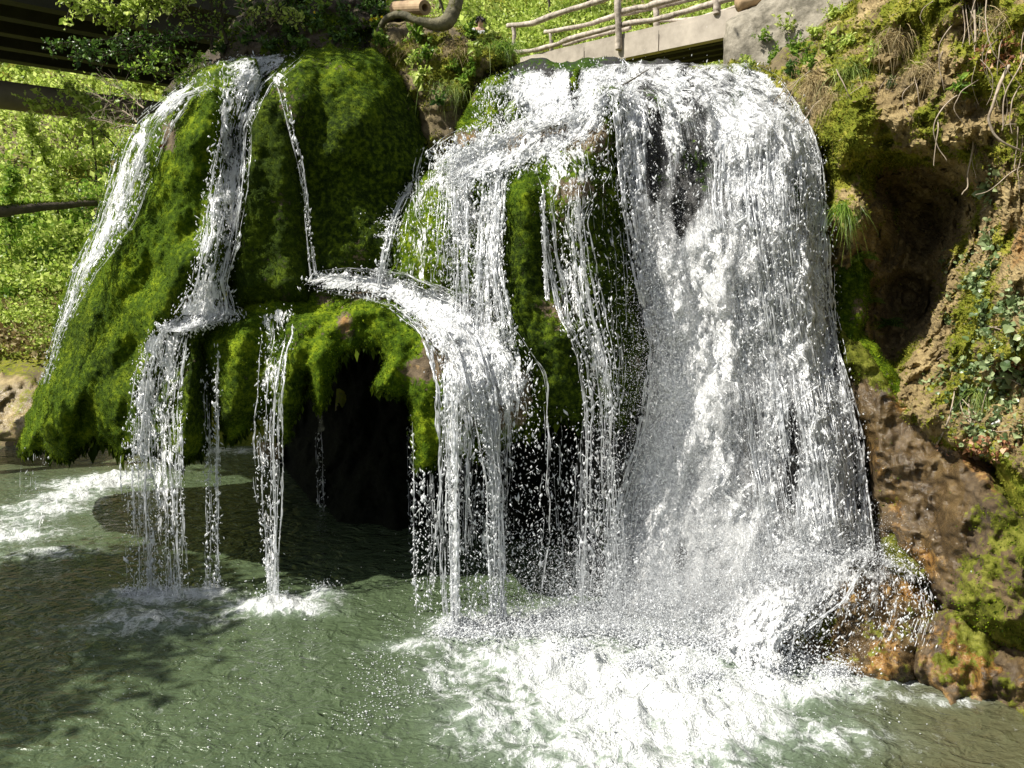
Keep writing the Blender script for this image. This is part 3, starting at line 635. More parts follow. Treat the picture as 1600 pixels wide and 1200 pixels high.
# right cliff
def A_cliff(x, y, W):
    m = 0.42 + 0.6 * fbm(W, 0.45, 4, 70) + 0.35 * blob(x, y, 1560, 110, 90, 70) + 0.3 * blob(x, y, 1330, 230, 40, 60) + 0.35 * blob(x, y, 1480, 500, 40, 60) - 0.8 * blob(x, y, 1440, 400, 80, 130)
    wa = 0.25 * np.clip(fbm(W, 0.4, 3, 75), 0, 1) + 0.6 * blob(x, y, 1590, 380, 40, 60) + 0.4 * blob(x, y, 1520, 300, 40, 40)
    return {'moss': np.clip(m, 0, 1.1), 'wet': 0.1 + 0 * x, 'warm': np.clip(wa, 0, 1)}
rock('tufa_cliff', 'tall yellow-brown crumbly cliff on the right with a dark hollow and hanging roots', 'cliff', M_tufa,
     [(1240,150),(1262,100),(1300,40),(1335,20),(1340,-100),(1420,-200),(1900,-200),(1900,740),(1700,770),(1600,760),(1540,720),(1440,680),(1400,650),(1350,600),(1310,560),(1296,500),(1290,420),(1294,300),(1280,240),(1252,190)],
     [(1240,150,11.4),(1300,40,11.7),(1340,-60,11.8),(1340,100,11.0),(1300,200,10.75),(1300,300,10.7),(1345,230,10.2),(1350,330,10.25),(1400,190,10.2),(1400,120,10.5),(1440,60,10.2),(1450,-100,10.3),(1500,130,9.5),(1480,210,9.5),
      (1600,0,8.9),(1620,200,8.5),(1560,250,9.0),(1600,-150,9.2),(1850,-100,7.6),(1850,300,7.3),(1850,700,6.6),
      (1390,300,12.5),(1450,340,13.3),(1430,470,13.3),(1390,545,12.2),(1500,320,11.6),(1440,300,11.2),(1500,290,10.5),(1420,380,11.9),(1470,400,11.6),(1380,420,11.5),(1420,520,11.4),(1330,420,10.9),(1330,520,10.4),(1500,330,10.3),
      (1540,370,9.5),(1600,330,8.6),(1600,450,8.3),(1500,430,9.8),(1470,480,10.1),(1480,560,9.5),(1560,560,8.6),(1420,590,9.6),(1440,660,9.0),(1500,640,8.9),(1540,710,8.4),(1600,700,8.0),(1600,600,8.2)],
     90, 0.45, 2.0,
     ridges=[([(1350,310),(1335,345),(1375,330)],26,0.3),([(1400,180),(1430,215),(1490,225)],22,0.18),([(1330,140),(1320,260)],24,0.2),([(1560,130),(1600,150)],30,0.2),([(1500,90),(1440,130)],26,0.25),([(1440,0),(1380,40)],30,0.35),([(1590,560),(1500,540),(1430,560)],14,0.22),([(1470,490),(1520,480)],14,0.14),([(1580,420),(1560,500)],16,0.14)],
     big=(0.75,0.28), mid=(0.2,0.04), fine=0.02, ridge_amp=0.16, crumb=0.06, seed=70, attr=A_cliff, flat=True, tuft=M_tuft_y, tuft_n=42000, tuft_size=0.024, edge_n=12)
# mossy spur and wet slab
def A_slab(x, y, W):
    wetm = blob(x, y, 1440, 720, 70, 100) + blob(x, y, 1390, 640, 50, 60) + blob(x, y, 1470, 840, 40, 70)
    ridge = np.exp(-(seg_dist(x, y, [(1320,540),(1360,570),(1400,620),(1440,650)]) / 26) ** 2)
    m = 0.3 + 0.45 * fbm(W, 0.3, 4, 90) + 1.2 * ridge + 0.4 * sstep(1480, 1560, x + 0.35 * (y - 800)) - 0.9 * wetm + 0.6 * blob(x, y, 1412, 745, 34, 70)
    wa = 0.5 * blob(x, y, 1360, 720, 30, 60) + 0.7 * np.exp(-(seg_dist(x, y, [(1400,620),(1500,700),(1560,760)]) / 20) ** 2) + 0.8 * blob(x, y, 1440, 880, 40, 40) + 0.5 * blob(x, y, 1400, 800, 20, 60)
    return {'moss': np.clip(m, 0, 1.1), 'wet': np.clip(wetm * 1.2 + 0.1, 0, 1.2), 'warm': np.clip(wa, 0, 1)}
rock('wet_slab', 'smooth wet brown rock spur with bright green crest, right of the main fall', 'rock', M_wetrock,
     [(1300,505),(1325,512),(1352,535),(1380,575),(1410,612),(1450,650),(1500,690),(1550,725),(1600,775),(1700,860),(1900,1000),(1900,1120),(1700,1080),(1560,1010),(1480,960),(1440,900),(1400,880),(1380,900),(1362,860),(1352,700),(1325,620),(1303,560)],
     [(1300,505,10.2),(1380,575,9.7),(1450,650,9.2),(1550,725,8.6),(1600,775,8.0),(1900,1000,6.6),(1350,620,9.75),(1355,700,9.6),(1370,860,9.4),(1440,900,8.8),(1480,960,8.4),(1600,950,7.6),(1900,1100,6.3),(1440,760,9.0),(1520,850,8.3),(1410,700,9.3)],
     60, 0.4, 1.2, ridges=[([(1330,530),(1390,600),(1440,660)],22,0.12),([(1500,720),(1500,800),(1470,870)],34,0.16),([(1560,800),(1540,900),(1500,950)],36,0.22),([(1360,640),(1372,760)],22,0.12),([(1600,860),(1570,960)],30,0.2),([(1530,760),(1600,840)],24,0.12)],
     big=(0.5,0.12), mid=(0.16,0.03), fine=0.014, ridge_amp=0.10, crumb=0.03, seed=80, attr=A_slab, tuft_n=5000, tuft_size=0.02)
rock('mossy_rock', 'steep bright green moss ridge between the main fall and the dark hollow', 'rock', M_moss,
     [(1298,395),(1320,392),(1345,400),(1362,430),(1360,480),(1352,520),(1372,548),(1402,588),(1445,648),(1432,652),(1395,622),(1355,604),(1325,590),(1306,550),(1300,480)],
     [(1298,395,10.5),(1362,430,10.3),(1300,480,10.25),(1345,520,9.9),(1402,588,9.45),(1445,648,9.05),(1325,590,9.8)], 26, 0.22, 0.5, big=(0.4,0.08), mid=(0.15,0.04), fine=0.02, crumb=.02, seed=82,
     attr=A_moss(0.95,[(1345,470,22,40,.7)],seed=82,painted_shade=[(1330,470,50,70,.7),(1340,580,40,20,.5)]), tuft_n=9000)
rock('boulder', 'yellow-green mossy boulder at the right edge beside the dead leaves', 'boulder', M_tufa,
     [(1552,690),(1575,670),(1600,655),(1700,640),(1760,700),(1760,820),(1650,840),(1600,815),(1575,780),(1556,740)],
     [(1552,690,8.1),(1600,655,8.0),(1600,815,7.6),(1750,760,7.2),(1650,640,8.0)], 60, 0.4, 0.8, big=(0.4,0.08), mid=(0.15,0.03), fine=0.02, seed=84, attr=A_moss(0.95,seed=84,amp=.3), tuft=M_tuft_y, tuft_n=5000)
rock('boulder', 'rounded dark boulder half hidden by water under the thin right edge of the fall', 'boulder', M_wetrock,
     [(1370,800),(1390,790),(1420,812),(1440,850),(1462,880),(1455,910),(1420,915),(1385,890)], [(1370,800,9.2),(1440,850,8.9),(1455,910,8.7),(1385,890,8.9)], 26, 0.3, 0.4,
     big=(0.3,0.05), mid=(0.12,0.02), fine=0.012, seed=86, attr=A_moss(0.5,[],[(1410,850,60,60,.6)],seed=86,warm=[(1440,880,20,20,.8)]), tuft_n=500)
# cascade rock and the wet stones at the waterline
def A_casc(x, y, W):
    return {'moss': np.clip(0.25 + 0.5 * fbm(W, 0.3, 3, 95), 0, 1), 'wet': 1.0 + 0 * x, 'warm': np.clip(0.45 + 0.6 * fbm(W, 0.35, 3, 96), 0, 1)}
rock('cascade_rock', 'humped ochre rock with foaming water spilling over it at the foot of the fall', 'rock', M_wetrock,
     [(1090,1080),(1100,1010),(1130,950),(1180,905),(1215,888),(1262,868),(1300,858),(1350,866),(1410,885),(1448,910),(1468,950),(1478,1000),(1450,1080),(1400,1130),(1200,1130)],
     [(1100,1010,9.2),(1180,905,9.3),(1300,858,9.45),(1410,885,9.1),(1468,950,8.7),(1450,1080,8.1),(1300,1000,8.8),(1200,1100,8.5)],
     90, 0.6, 0.5, ridges=[([(1210,900),(1230,960),(1200,1040)],30,0.12),([(1330,890),(1350,960),(1370,1040)],28,0.18),([(1270,920),(1290,1000)],24,-0.1)],
     big=(0.4,0.10), mid=(0.15,0.04), fine=0.015, ridge_amp=0.06, crumb=0.03, seed=93, attr=A_casc, tuft_n=600)
STONES = [
 ('ochre wet stone with orange algae at the waterline, under the wet slab', [(1425,1050),(1436,990),(1462,955),(1515,940),(1580,965),(1600,1030),(1590,1110),(1480,1115)], 8.25, 7.6, 0.75),
 ('low rust-brown stone at the very right edge of the pool', [(1530,1065),(1545,1010),(1600,975),(1690,990),(1780,1060),(1740,1170),(1600,1150)], 7.8, 7.0, 0.5),
 ('grey-green wedge stone above the ochre waterline stones', [(1476,930),(1500,915),(1540,925),(1580,955),(1575,1000),(1520,985),(1480,965)], 8.4, 8.0, 0.1),
 ('pitted yellow stone beside the right picture edge, over the rust-brown stone', [(1560,960),(1590,935),(1650,930),(1720,980),(1700,1040),(1610,1030),(1570,1000)], 8.0, 7.5, 0.3)]
for i, (lb, pl, ya, yb, wm) in enumerate(STONES):
    cx = sum(p[0] for p in pl) / len(pl); t_ = min(p[1] for p in pl); b_ = max(p[1] for p in pl)
    rock('boulder', lb, 'boulder', M_wetrock if i != 3 else M_tufa, pl, [(cx - 60, t_, ya), (cx + 60, t_, ya - .25), (cx - 60, b_, yb), (cx + 60, b_, yb - .2)], 56, 0.22, 0.5,
         ridges=[([(cx - 20, t_ + 15), (cx - 25, b_ - 10)], 14, 0.1), ([(cx + 30, t_ + 20), (cx + 22, b_ - 20)], 12, 0.1)], big=(0.3,0.1), mid=(0.12,0.03), fine=0.015, ridge_amp=0.06, crumb=0.03, seed=100 + i * 5,
         attr=A_moss(0.45,[],[(cx,(t_+b_)/2,80,80,.8)],amp=.5,sc=.25,seed=100+i,warm=[(cx,(t_+b_)/2,90,90,wm)]), tuft_n=400)
bw, fw = box_arrays((0.4, 14.4, 5.6), (1,0,0), (0,1,0), (0,0,1), 5.3, 1.6, 0.4)
M_terr = M_dark
tr_ = mesh('stream_terrace_sun_blocker', bw, fw, M_dark, None, {'moss': np.zeros(8), 'wet': np.ones(8), 'warm': np.zeros(8)}); tag(tr_, kind='structure')  # unseen streambed slab, widened left to keep sun out of the cave
# top right bank above the fall
rock('earth_bank', 'grassy bank sloping down from the concrete abutment to the top of the main fall', 'bank', M_earth,
     [(1118,112),(1140,92),(1200,98),(1240,70),(1290,30),(1330,0),(1360,-80),(1440,-80),(1440,100),(1380,160),(1330,190),(1290,230),(1262,205),(1228,160),(1182,124)],
     [(1118,112,12.0),(1200,98,12.3),(1290,30,12.5),(1360,-80,12.8),(1400,100,11.4),(1300,200,11.0),(1228,160,11.5)], 50, 0.4, 1.2, big=(0.5,0.15), mid=(0.16,0.08), fine=0.03, ridge_amp=0.05, seed=120,
     attr=A_moss(0.5,[(1290,210,50,40,.6)],amp=.6,sc=.35,seed=120), tuft=M_tuft_y, tuft_n=5000, tuft_size=0.03)
# left far shore
rock('stream_rock', 'pale rock with white water breaking over it, far left behind the moss slope', 'rock', M_tufa,
     [(-60,640),(-40,600),(0,590),(25,580),(60,590),(85,620),(90,660),(60,680),(-60,690)], [(-60,640,17.5),(60,590,17.2),(90,680,16.2),(-60,690,16.4)], 40, 0.5, 0.8,
     big=(0.5,0.15), mid=(0.2,0.05), fine=0.03, seed=130, ridge_amp=.05, attr=A_moss(0.3,[],[(20,640,90,50,.8)],seed=130))
rock('stream_rock', 'small tan stone glimpsed under the ledge beyond the falling threads', 'rock', M_tufa,
     [(402,700),(415,694),(445,693),(449,700),(440,714),(412,716)], [(402,700,16.6),(449,700,16.6),(425,716,16.3)], 12, 0.25, 0.3, big=(0.3,0.03), mid=(0.12,0.02), seed=133, attr=A_moss(0.1,seed=133))

# ------------------------------------------------------------------ ground: far hillside, plateau, pool bed (one sheet)
def terrain_z(X, Y):
    X = np.asarray(X, float); Y = np.asarray(Y, float)
    left = np.where(Y > 18, (Y - 18) * 0.55, -0.6 - 0 * Y)
    left = np.where(Y > 25, 3.85 + (Y - 25) * 0.95, left)
    left = np.clip(left, -1.2, None)
    plat = 6.55 + np.clip(Y - 15.0, 0, None) * 0.10 + np.clip(Y - 19, 0, None) * 0.75
    plat = np.where(Y < 14.6, -1.2, plat)
    k = sstep(-3.6, -2.9, X)
    z = left * (1 - k) + plat * k
    return z + np.where(Y > 13.2, 0.25, 0.0) * fbm(np.stack([X, Y, 0 * X], -1), 2.2, 3, 5) + np.clip((Y - 18) * .05, 0, .8) * fbm(np.stack([X, Y, 0 * X], -1), 5.0, 2, 6)
xs = np.linspace(-45, 45, 301); ys = np.concatenate([np.linspace(-12, 12.0, 25), np.linspace(12.2, 30, 120), np.linspace(30.5, 75, 60)])
Xg, Yg = np.meshgrid(xs, ys); Zg = terrain_z(Xg, Yg)
V = np.stack([Xg, Yg, Zg], -1).reshape(-1, 3)
jj, ii = np.meshgrid(np.arange(len(ys) - 1), np.arange(len(xs) - 1), indexing='ij'); n_ = len(xs)
F = np.stack([jj * n_ + ii, jj * n_ + ii + 1, (jj + 1) * n_ + ii + 1, (jj + 1) * n_ + ii], -1).reshape(-1, 4)
nz = fbm(V, 3.0, 3, 8)
o = mesh('hillside', V, F, M_earth, None, {'moss': np.clip(0.6 + 0.5 * nz, 0, 1), 'wet': 0 * nz, 'warm': 0 * nz}, smooth=True)
tag(o, kind='structure')

def hill_hit(px, py, y0=13.0, y1=70.0, n=400):
    px = np.asarray(px, float); py = np.asarray(py, float)
    Yh = np.full(px.shape, np.nan); prev = None
    for Yt in np.linspace(y0, y1, n):
        p = P(px, py, Yt); below = p[..., 2] < terrain_z(p[..., 0], p[..., 1])
        Yh = np.where(np.isnan(Yh) & below, Yt, Yh)
    return Yh

# ------------------------------------------------------------------ pool
FOAM = [  # x px, y px on the water, radii in m (x, y), strength
 (1000,1075,0.95,0.6,1.5),(820,1030,0.7,0.42,1.0),(730,985,0.4,0.25,0.8),(1100,1120,0.7,0.45,0.9),(1250,1070,0.75,0.32,0.9),(1400,1055,0.45,0.18,0.8),(1130,1010,1.0,0.35,1.3),(1000,968,1.2,.4,1.3),(850,972,.8,.28,1.0),(1200,980,.8,.3,1.1),(720,975,.3,.15,.8),
 (640,1010,0.45,0.14,0.4),(900,1170,0.9,0.4,0.5),(1060,1220,0.9,0.5,0.55),(760,1120,0.55,0.4,0.45),(1300,1150,0.7,0.3,0.35),(1480,1095,0.35,0.12,0.45),(690,1060,.3,.3,.3),
 (425,945,0.5,0.2,1.1),(240,930,0.6,0.24,0.9),(330,925,0.4,0.14,0.6),(505,930,0.26,0.13,0.75),(450,955,.6,.16,.5),(250,965,.7,.25,.4),(200,980,1.0,.4,.22),(30,812,.5,.35,.5),(80,786,.5,.35,.5),(125,765,.5,.35,.55),(165,748,.5,.35,.7),(-20,840,.5,.35,.5),(60,795,1.1,0.3,0.5),(150,755,0.9,0.3,0.9),(10,835,0.9,0.35,0.7),(200,742,0.6,0.25,.8),(70,865,0.9,0.25,0.4),(110,775,.7,.25,.5),(355,705,1.0,0.3,0.7)]
gx = np.concatenate([np.arange(-900, -60, 30), np.arange(-60, 1660, 3.4), np.arange(1660, 2500, 30)])
gy = np.concatenate([np.arange(600, 640, 6), np.arange(640, 1240, 3.0), np.arange(1240, 1900, 20)])
PX, PY = np.meshgrid(gx.astype(float), gy.astype(float))
YW = ground_Y(PY)
W = P(PX, PY, YW); W[..., 2] = 0
foam = np.zeros(PX.shape)
for fx, fy, rx, ry, k in FOAM:
    c = P(fx, fy, ground_Y(fy)); foam = np.maximum(foam, k * np.exp(-(((W[..., 0] - c[0]) / rx) ** 2 + ((W[..., 1] - c[1]) / ry) ** 2))) if k < 0 else foam + k * np.exp(-(((W[..., 0] - c[0]) / rx) ** 2 + ((W[..., 1] - c[1]) / ry) ** 2) ** 1.0)
foam = 1.25 * (1 - np.exp(-foam * 1.1))
foam = foam * (1 + 0.18 * fbm(W, 0.5, 3, 140))
near = np.clip(1 - np.abs(W[..., 1] - 8) / 14, 0, 1)
W[..., 2] += near * 0.015 * fbm(W, 0.6, 3, 141) + np.clip(foam, 0, 1) * (0.085 * fbm(W, 0.28, 4, 142, 0.62) + 0.05 * ridged(W, 0.35, 3, 143)) + 0.10 * np.clip(foam - 0.8, 0, 1)
murk = np.clip(0.8 * sstep(1250, 1500, PX) + 0.5 * sstep(400, 100, PX) * sstep(760, 700, PY), 0, 1)
ny, nx_ = PX.shape
jj, ii = np.meshgrid(np.arange(ny - 1), np.arange(nx_ - 1), indexing='ij')
F = np.stack([jj * nx_ + ii, (jj + 1) * nx_ + ii, (jj + 1) * nx_ + ii + 1, jj * nx_ + ii + 1], -1).reshape(-1, 4)
POOLW = W
o = mesh('pool_water', W.reshape(-1, 3), F, M_pool, None, {'foam': foam.ravel(), 'murk': murk.ravel()}, smooth=True)
tag(o, kind='structure')

# ================================================================== FALLING WATER
FALL_BASES = []
def cross(rows):
    out = []
    for r in rows:
        if len(r) == 4: y, xl, xr, dn = r; out.append((xl, y, xr, y, dn))
        else: out.append(tuple(r))
    return np.array(out, float)
def stream_field(rows, step=4.0):
    c = cross(rows)
    mid = (c[:, :2] + c[:, 2:4]) / 2
    s = np.concatenate([[0], np.cumsum(np.linalg.norm(np.diff(mid, axis=0), axis=1))])
    M = max(4, int(s[-1] / step)); tt = np.linspace(0, s[-1], M)
    ci = np.stack([np.interp(tt, s, c[:, k]) for k in range(5)], 1)
    return ci, tt
def lay(ci, U, off, follow=True):
    """U (n,) lateral 0..1 -> px,py,Y arrays (M,n); water follows the rock and then falls clear of it"""
    px = ci[:, 0:1] * (1 - U) + ci[:, 2:3] * U; py = ci[:, 1:2] * (1 - U) + ci[:, 3:4] * U
    d = grid_sample(DEPTH, px, py)
    d = np.where(d > 30, np.nan, d)
    if np.isnan(d[0]).any():
        m = np.nanmin(d[0]) if not np.isnan(d[0]).all() else (np.nanmin(d) if not np.isnan(d).all() else 11)
        d[0] = np.where(np.isnan(d[0]), m, d[0])
    d = np.where(np.isnan(d), 99, d)
    Y = np.minimum.accumulate(d, axis=0)
    k = 5; pad = np.concatenate([np.repeat(Y[:1], k, 0), Y, np.repeat(Y[-1:], k, 0)])
    Y = sum(pad[i:i + len(Y)] for i in range(2 * k + 1)) / (2 * k + 1)
    if Y.shape[1] > 12:
        pad = np.concatenate([np.repeat(Y[:, :1], k, 1), Y, np.repeat(Y[:, -1:], k, 1)], 1)
        Y = 0.3 * Y + 0.7 * sum(pad[:, i:i + Y.shape[1]] for i in range(2 * k + 1)) / (2 * k + 1)
    return px, py, np.minimum(Y, d) - off
def gapf(px, py, gaps):
    g = np.zeros(px.shape)
    for cx, cy_, rx, ry, k in gaps: g = g + k * blob(px, py, cx, cy_, rx, ry)
    return g
def droplet_mesh(parent, c, size, stretch=1.5, name='droplets', jitter=0.5):
    n = len(c)
    b = np.array([(1,0,0),(-1,0,0),(0,1,0),(0,-1,0),(0,0,1),(0,0,-1)], float)
    s = size[:, None] * np.exp(RNG.normal(0, 0.22, (n, 3))); s[:, 2] *= stretch
    V = b[None] * s[:, None] * 1.25
    tilt = RNG.normal(0, jitter, (n, 1)); V[..., 0] += tilt * V[..., 2]
    V = V + c[:, None]
    f = np.array([[0,2,4],[2,1,4],[1,3,4],[3,0,4],[2,0,5],[1,2,5],[3,1,5],[0,3,5]])
    F = (6 * np.arange(n)[:, None, None] + f[None]).reshape(-1, 3)
    o = mesh(name, V.reshape(-1, 3), F, M_drop, parent, smooth=True); o['kind'] = 'stuff'
    return o
def strands(parent, ci, tt, n, rad, off, seed, gaps, wig=0.06, lmin=0.08, lmax=0.5, spread=0.1):
    M = len(tt); K = 40
    rg = np.random.default_rng(seed)
    t0 = rg.random(n) ** 0.9; ln = lmin + (lmax - lmin) * rg.random(n) ** 2
    Tn = t0[:, None] + ln[:, None] * np.linspace(0, 1, K)[None]                       # (n,K) 0..1
    ext_ = 0.0 if np.abs(ci[:, 2] - ci[:, 0]).max() > 200 else 1.0
    uu_ = np.linspace(0, 1, 400); dd_ = np.clip(0.45 + 1.1 * fbm(np.stack([uu_ * 3.0 + seed, uu_ * 0, uu_ * 0], -1), 0.22, 3, seed), 0.02, 2); cc_ = np.cumsum(dd_); U0 = np.interp(rg.random(n) * cc_[-1], cc_, uu_) * (1 + .12 * ext_) - 0.06 * ext_
    px_len = tt[-1]
    width = np.maximum(np.abs(ci[:, 2] - ci[:, 0]).mean() + np.abs(ci[:, 3] - ci[:, 1]).mean(), 8)
    k = Tn * px_len / 100.0
    wv = fbm(np.stack([k * 1.0, U0[:, None] * width / 12.0 + 0 * k, np.full_like(k, seed)], -1), 0.6, 3, seed, 0.5)
    U = U0[:, None] + wv * wig * 100 / width * 0.5
    keep = (Tn <= 1)
    ti = np.clip(Tn, 0, 1) * (M - 1); i = np.clip(ti.astype(int), 0, M - 2); f = ti - i
    C = ci[i] * (1 - f[..., None]) + ci[i + 1] * f[..., None]
    px = C[..., 0] * (1 - U) + C[..., 2] * U; py = C[..., 1] * (1 - U) + C[..., 3] * U
    # depth from a laid sheet
    G = 60; Ug = np.linspace(-0.15, 1.15, G)[None, :]
    _, _, Yg = lay(ci, Ug, off)
    uu = np.clip((U + 0.15) / 1.3 * (G - 1), 0, G - 1.001); iu = uu.astype(int); fu = uu - iu
    Y = (Yg[i, iu] * (1 - fu) + Yg[i, iu + 1] * fu) * (1 - f) + (Yg[i + 1, iu] * (1 - fu) + Yg[i + 1, iu + 1] * fu) * f
    Y = Y - spread * rg.random(n)[:, None] - 0.04 * fbm(np.stack([k * 3, U0[:, None] * 40 + 0 * k, k * 0], -1), 1.0, 2, seed + 4)
    Wp = P(px, py, Y)
    jump = np.zeros(Y.shape, bool); jump[:, 1:] = np.abs(np.diff(Y, axis=1)) > 0.07; jump[:, :-1] |= jump[:, 1:]
    dn = C[..., 4] - gapf(px, py, gaps)
    th = 0.5 + 0.5 * fbm(np.stack([k * 14, U0[:, None] * 91 + 0 * k, k * 0], -1), 1.0, 2, seed + 7)
    th = np.clip(th * 1.7 - 0.25, 0.0, 1.6) * np.sin(np.pi * np.linspace(0, 1, K))[None] ** 0.4
    rr = rad * np.exp(rg.normal(0, 0.45, n))[:, None] * th * np.clip(dn * 1.6, 0, 1.3)
    rr = np.where(keep & ~jump & (rr > 0.0007), rr, 0)
    ok = rr.max(1) > 0.0015
    Wp = Wp[ok]; rr = rr[ok]; n = len(Wp)
    a = np.array([0, 2.1, 4.2])
    ring = Wp[:, :, None] + rr[:, :, None, None] * np.stack([np.cos(a), np.sin(a), 0 * a], -1)[None, None]
    V = ring.reshape(-1, 3)
    b = (np.arange(n)[:, None] * K + np.arange(K - 1)[None])
    good = (rr[:, :-1] > 0) | (rr[:, 1:] > 0)
    b = b[good] * 3
    F = np.concatenate([np.stack([b + j, b + (j + 1) % 3, b + 3 + (j + 1) % 3, b + 3 + j], -1) for j in range(3)])
    o = mesh('water_threads', V, F, M_drop, parent, smooth=True); o['kind'] = 'stuff'; return o
def spray(ci, tt, n, off, gaps, sx=0.05, sy=0.1, rg=RNG, late=0.0, fallcut=True):
    M = len(tt); t = rg.random(n) ** (1.0 / (1 + late)); U = rg.random(n)
    ti = t * (M - 1); i = np.clip(ti.astype(int), 0, M - 2)
    C = ci[i]
    px = C[:, 0] * (1 - U) + C[:, 2] * U; py = C[:, 1] * (1 - U) + C[:, 3] * U
    G = 40; Ug = np.linspace(0, 1, G)[None, :]
    _, _, Yg = lay(ci, Ug, off)
    Y = Yg[i, np.clip((U * (G - 1)).astype(int), 0, G - 1)] - np.abs(rg.normal(0, sy, n))
    keep = rg.random(n) < np.clip(C[:, 4] * 1.3 + 0.15 - 0.7 * gapf(px, py, gaps), 0.05, 1)
    c = P(px, py, Y); c[:, 0] += rg.normal(0, sx, n); c[:, 2] += rg.normal(0, sx, n)
    c = c[keep]
    return c[c[:, 2] > 0.01]
def stream(label, rows, off=0.028, layers=2, nstr=300, rad=0.006, ndrop=2000, dsize=0.0048, gaps=(), lump=0.05, seed=0, wig=0.06, sx=0.05, sy=0.08, late=0.3, step=4.5, veil=(), dstretch=2.2, sf=0.3, fadein=True, fadeout=False, brk=0.0, lmax=0.5, group=None, name='waterfall', cat='waterfall', edge=0.34):
    ci, tt = stream_field(rows, step)
    wpx = max(np.abs(ci[:, 2] - ci[:, 0]).max(), np.abs(ci[:, 3] - ci[:, 1]).max())
    N = max(5, int(wpx / step))
    U = np.linspace(0, 1, N)[None, :]
    root = None
    if not layers:
        px, py, Y = lay(ci, U, off); base = P(px, py, Y)[-1].mean(0)
        root = empty(name, (base[0], base[1], max(base[2], 0)), label, cat, group)
    for L in range(layers):
        px, py, Y = lay(ci, U, off + (0.07 if wpx > 250 else 0.045) * L)
        W = P(px, py, Y)
        W[..., 1] -= lump * (1 + .5 * L) * fbm(W + 13 * L + seed, 0.16, 3, seed + L, 0.6, sc=(1, 1, 0.45))
        W[..., 0] += 0.5 * lump * fbm(W + 31 * L, 0.2, 2, seed + L + 5)
        wd = np.concatenate([np.zeros((len(W), 1)), np.cumsum(np.linalg.norm(np.diff(W, axis=1), axis=2), axis=1)], 1); wd = wd - wd[:, -1:] / 2
        ln = np.concatenate([[0], np.cumsum(np.linalg.norm(np.diff(W.mean(1), axis=0), axis=1))])
        flow = np.stack([wd * 0.5 + 0.5 * W[..., 0], np.broadcast_to(ln[:, None], wd.shape), np.full(wd.shape, seed * 3.3 + L * 7.7)], -1)
        e = np.minimum(U, 1 - U) * np.ones_like(px)
        dn = ci[:, 4:5] - gapf(px, py, gaps)
        rag = fbm(np.stack([flow[..., 0] * 2 + seed, ln[:, None] * .7 + 0 * e, (U > .5) * 5.0 + L * 3 + 0 * e], -1), 0.22, 3, seed + 40, .6)
        dn = dn * sstep(0.0, edge, e + 0.35 * edge * rag) * sstep(0.0, 1.0, (ln[:, None] / 0.16 + 0.6 * rag) if fadein else 1 + 0 * e)
        if fadeout: dn = dn * sstep(0.0, 1.0, (ln[-1] - ln[:, None]) / 0.25 + 0.5 * rag)
        if brk: dn = dn * (1 - brk * (0.5 if (L == 0 and wpx > 200) else 1.0) * sstep(-0.1, 0.5, fbm(np.stack([flow[..., 0] * 3.0, flow[..., 1] * .9, flow[..., 2]], -1), 0.3, 3, seed + 80, .6)))
        dn = dn + 0.16 * rag * (dn > 0.05) 
        tpos = np.linspace(0, 1, len(ci))[:, None]
        dn = np.clip(dn, 0, 1.3)
        if root is None:
            base = W[-1].mean(0)
            root = empty(name, (base[0], base[1], max(base[2], 0)), label, cat, group)
        jj, ii = np.meshgrid(np.arange(len(ci) - 1), np.arange(N - 1), indexing='ij')
        F = np.stack([jj * N + ii, (jj + 1) * N + ii, (jj + 1) * N + ii + 1, jj * N + ii + 1], -1).reshape(-1, 4)
        mesh('water_sheet', W.reshape(-1, 3), F, M_fall, root, {'flow': flow.reshape(-1, 3), 'dens': dn.ravel(), 'veil': (np.clip(gapf(px, py, veil), 0, 1) * sstep(0, .06, e) * sstep(0, .1, dn)).ravel()}, smooth=True)
    nstr = int(nstr * (sf if layers else 1)); 
    if nstr: strands(root, ci, tt, nstr, rad, off + 0.03, seed + 60, gaps, wig, lmax=lmax)
    ndrop = int(ndrop * (0.5 if layers else 1))
    if ndrop:
        c = spray(ci, tt, ndrop, off + 0.03, gaps, sx, sy, np.random.default_rng(seed + 90), late)
        droplet_mesh(root, c, dsize * np.exp(RNG.normal(0, 0.45, len(c))), dstretch)
    return root
def burst(root, pts, n, up, out, size, seed, name='splash_drops', dirb=(0, -0.4)):
    """drops thrown up from impact points: ballistic positions"""
    rg = np.random.default_rng(seed); pts = np.asarray(pts, float)
    p = pts[rg.integers(0, len(pts), n)] + rg.normal(0, 0.05, (n, 3)) * np.array([1.5, 1, 0.3])
    v = np.stack([rg.normal(dirb[0], out, n), rg.normal(dirb[1], out, n), np.abs(rg.normal(0, up, n))], 1)
    t = rg.random(n) * 2 * v[:, 2] / 9.8
    c = p + v * t[:, None]; c[:, 2] -= 4.9 * t ** 2
    c = c[c[:, 2] > 0.005]
    return droplet_mesh(root, c, size * np.exp(rg.normal(0, 0.45, len(c))), 1.1, name)

# upper cascade
stream('short wide white cascade below the log railing, above the slanting shelf',
       [(765,112,1010,92,.35),(752,128,1010,110,.75),(742,160,1000,140,.8),(738,190,975,160,.8),(750,215,960,180,.75)], layers=3, nstr=1600, rad=.006, ndrop=5000, lump=.035, seed=1,
       gaps=[(770,170,18,30,.6),(742,200,22,40,.7),(898,135,9,38,.9),(808,185,16,26,.9),(860,112,8,18,.5),(770,120,14,14,.6),(736,170,10,30,.5)], wig=.05, sx=.03, sy=.04)
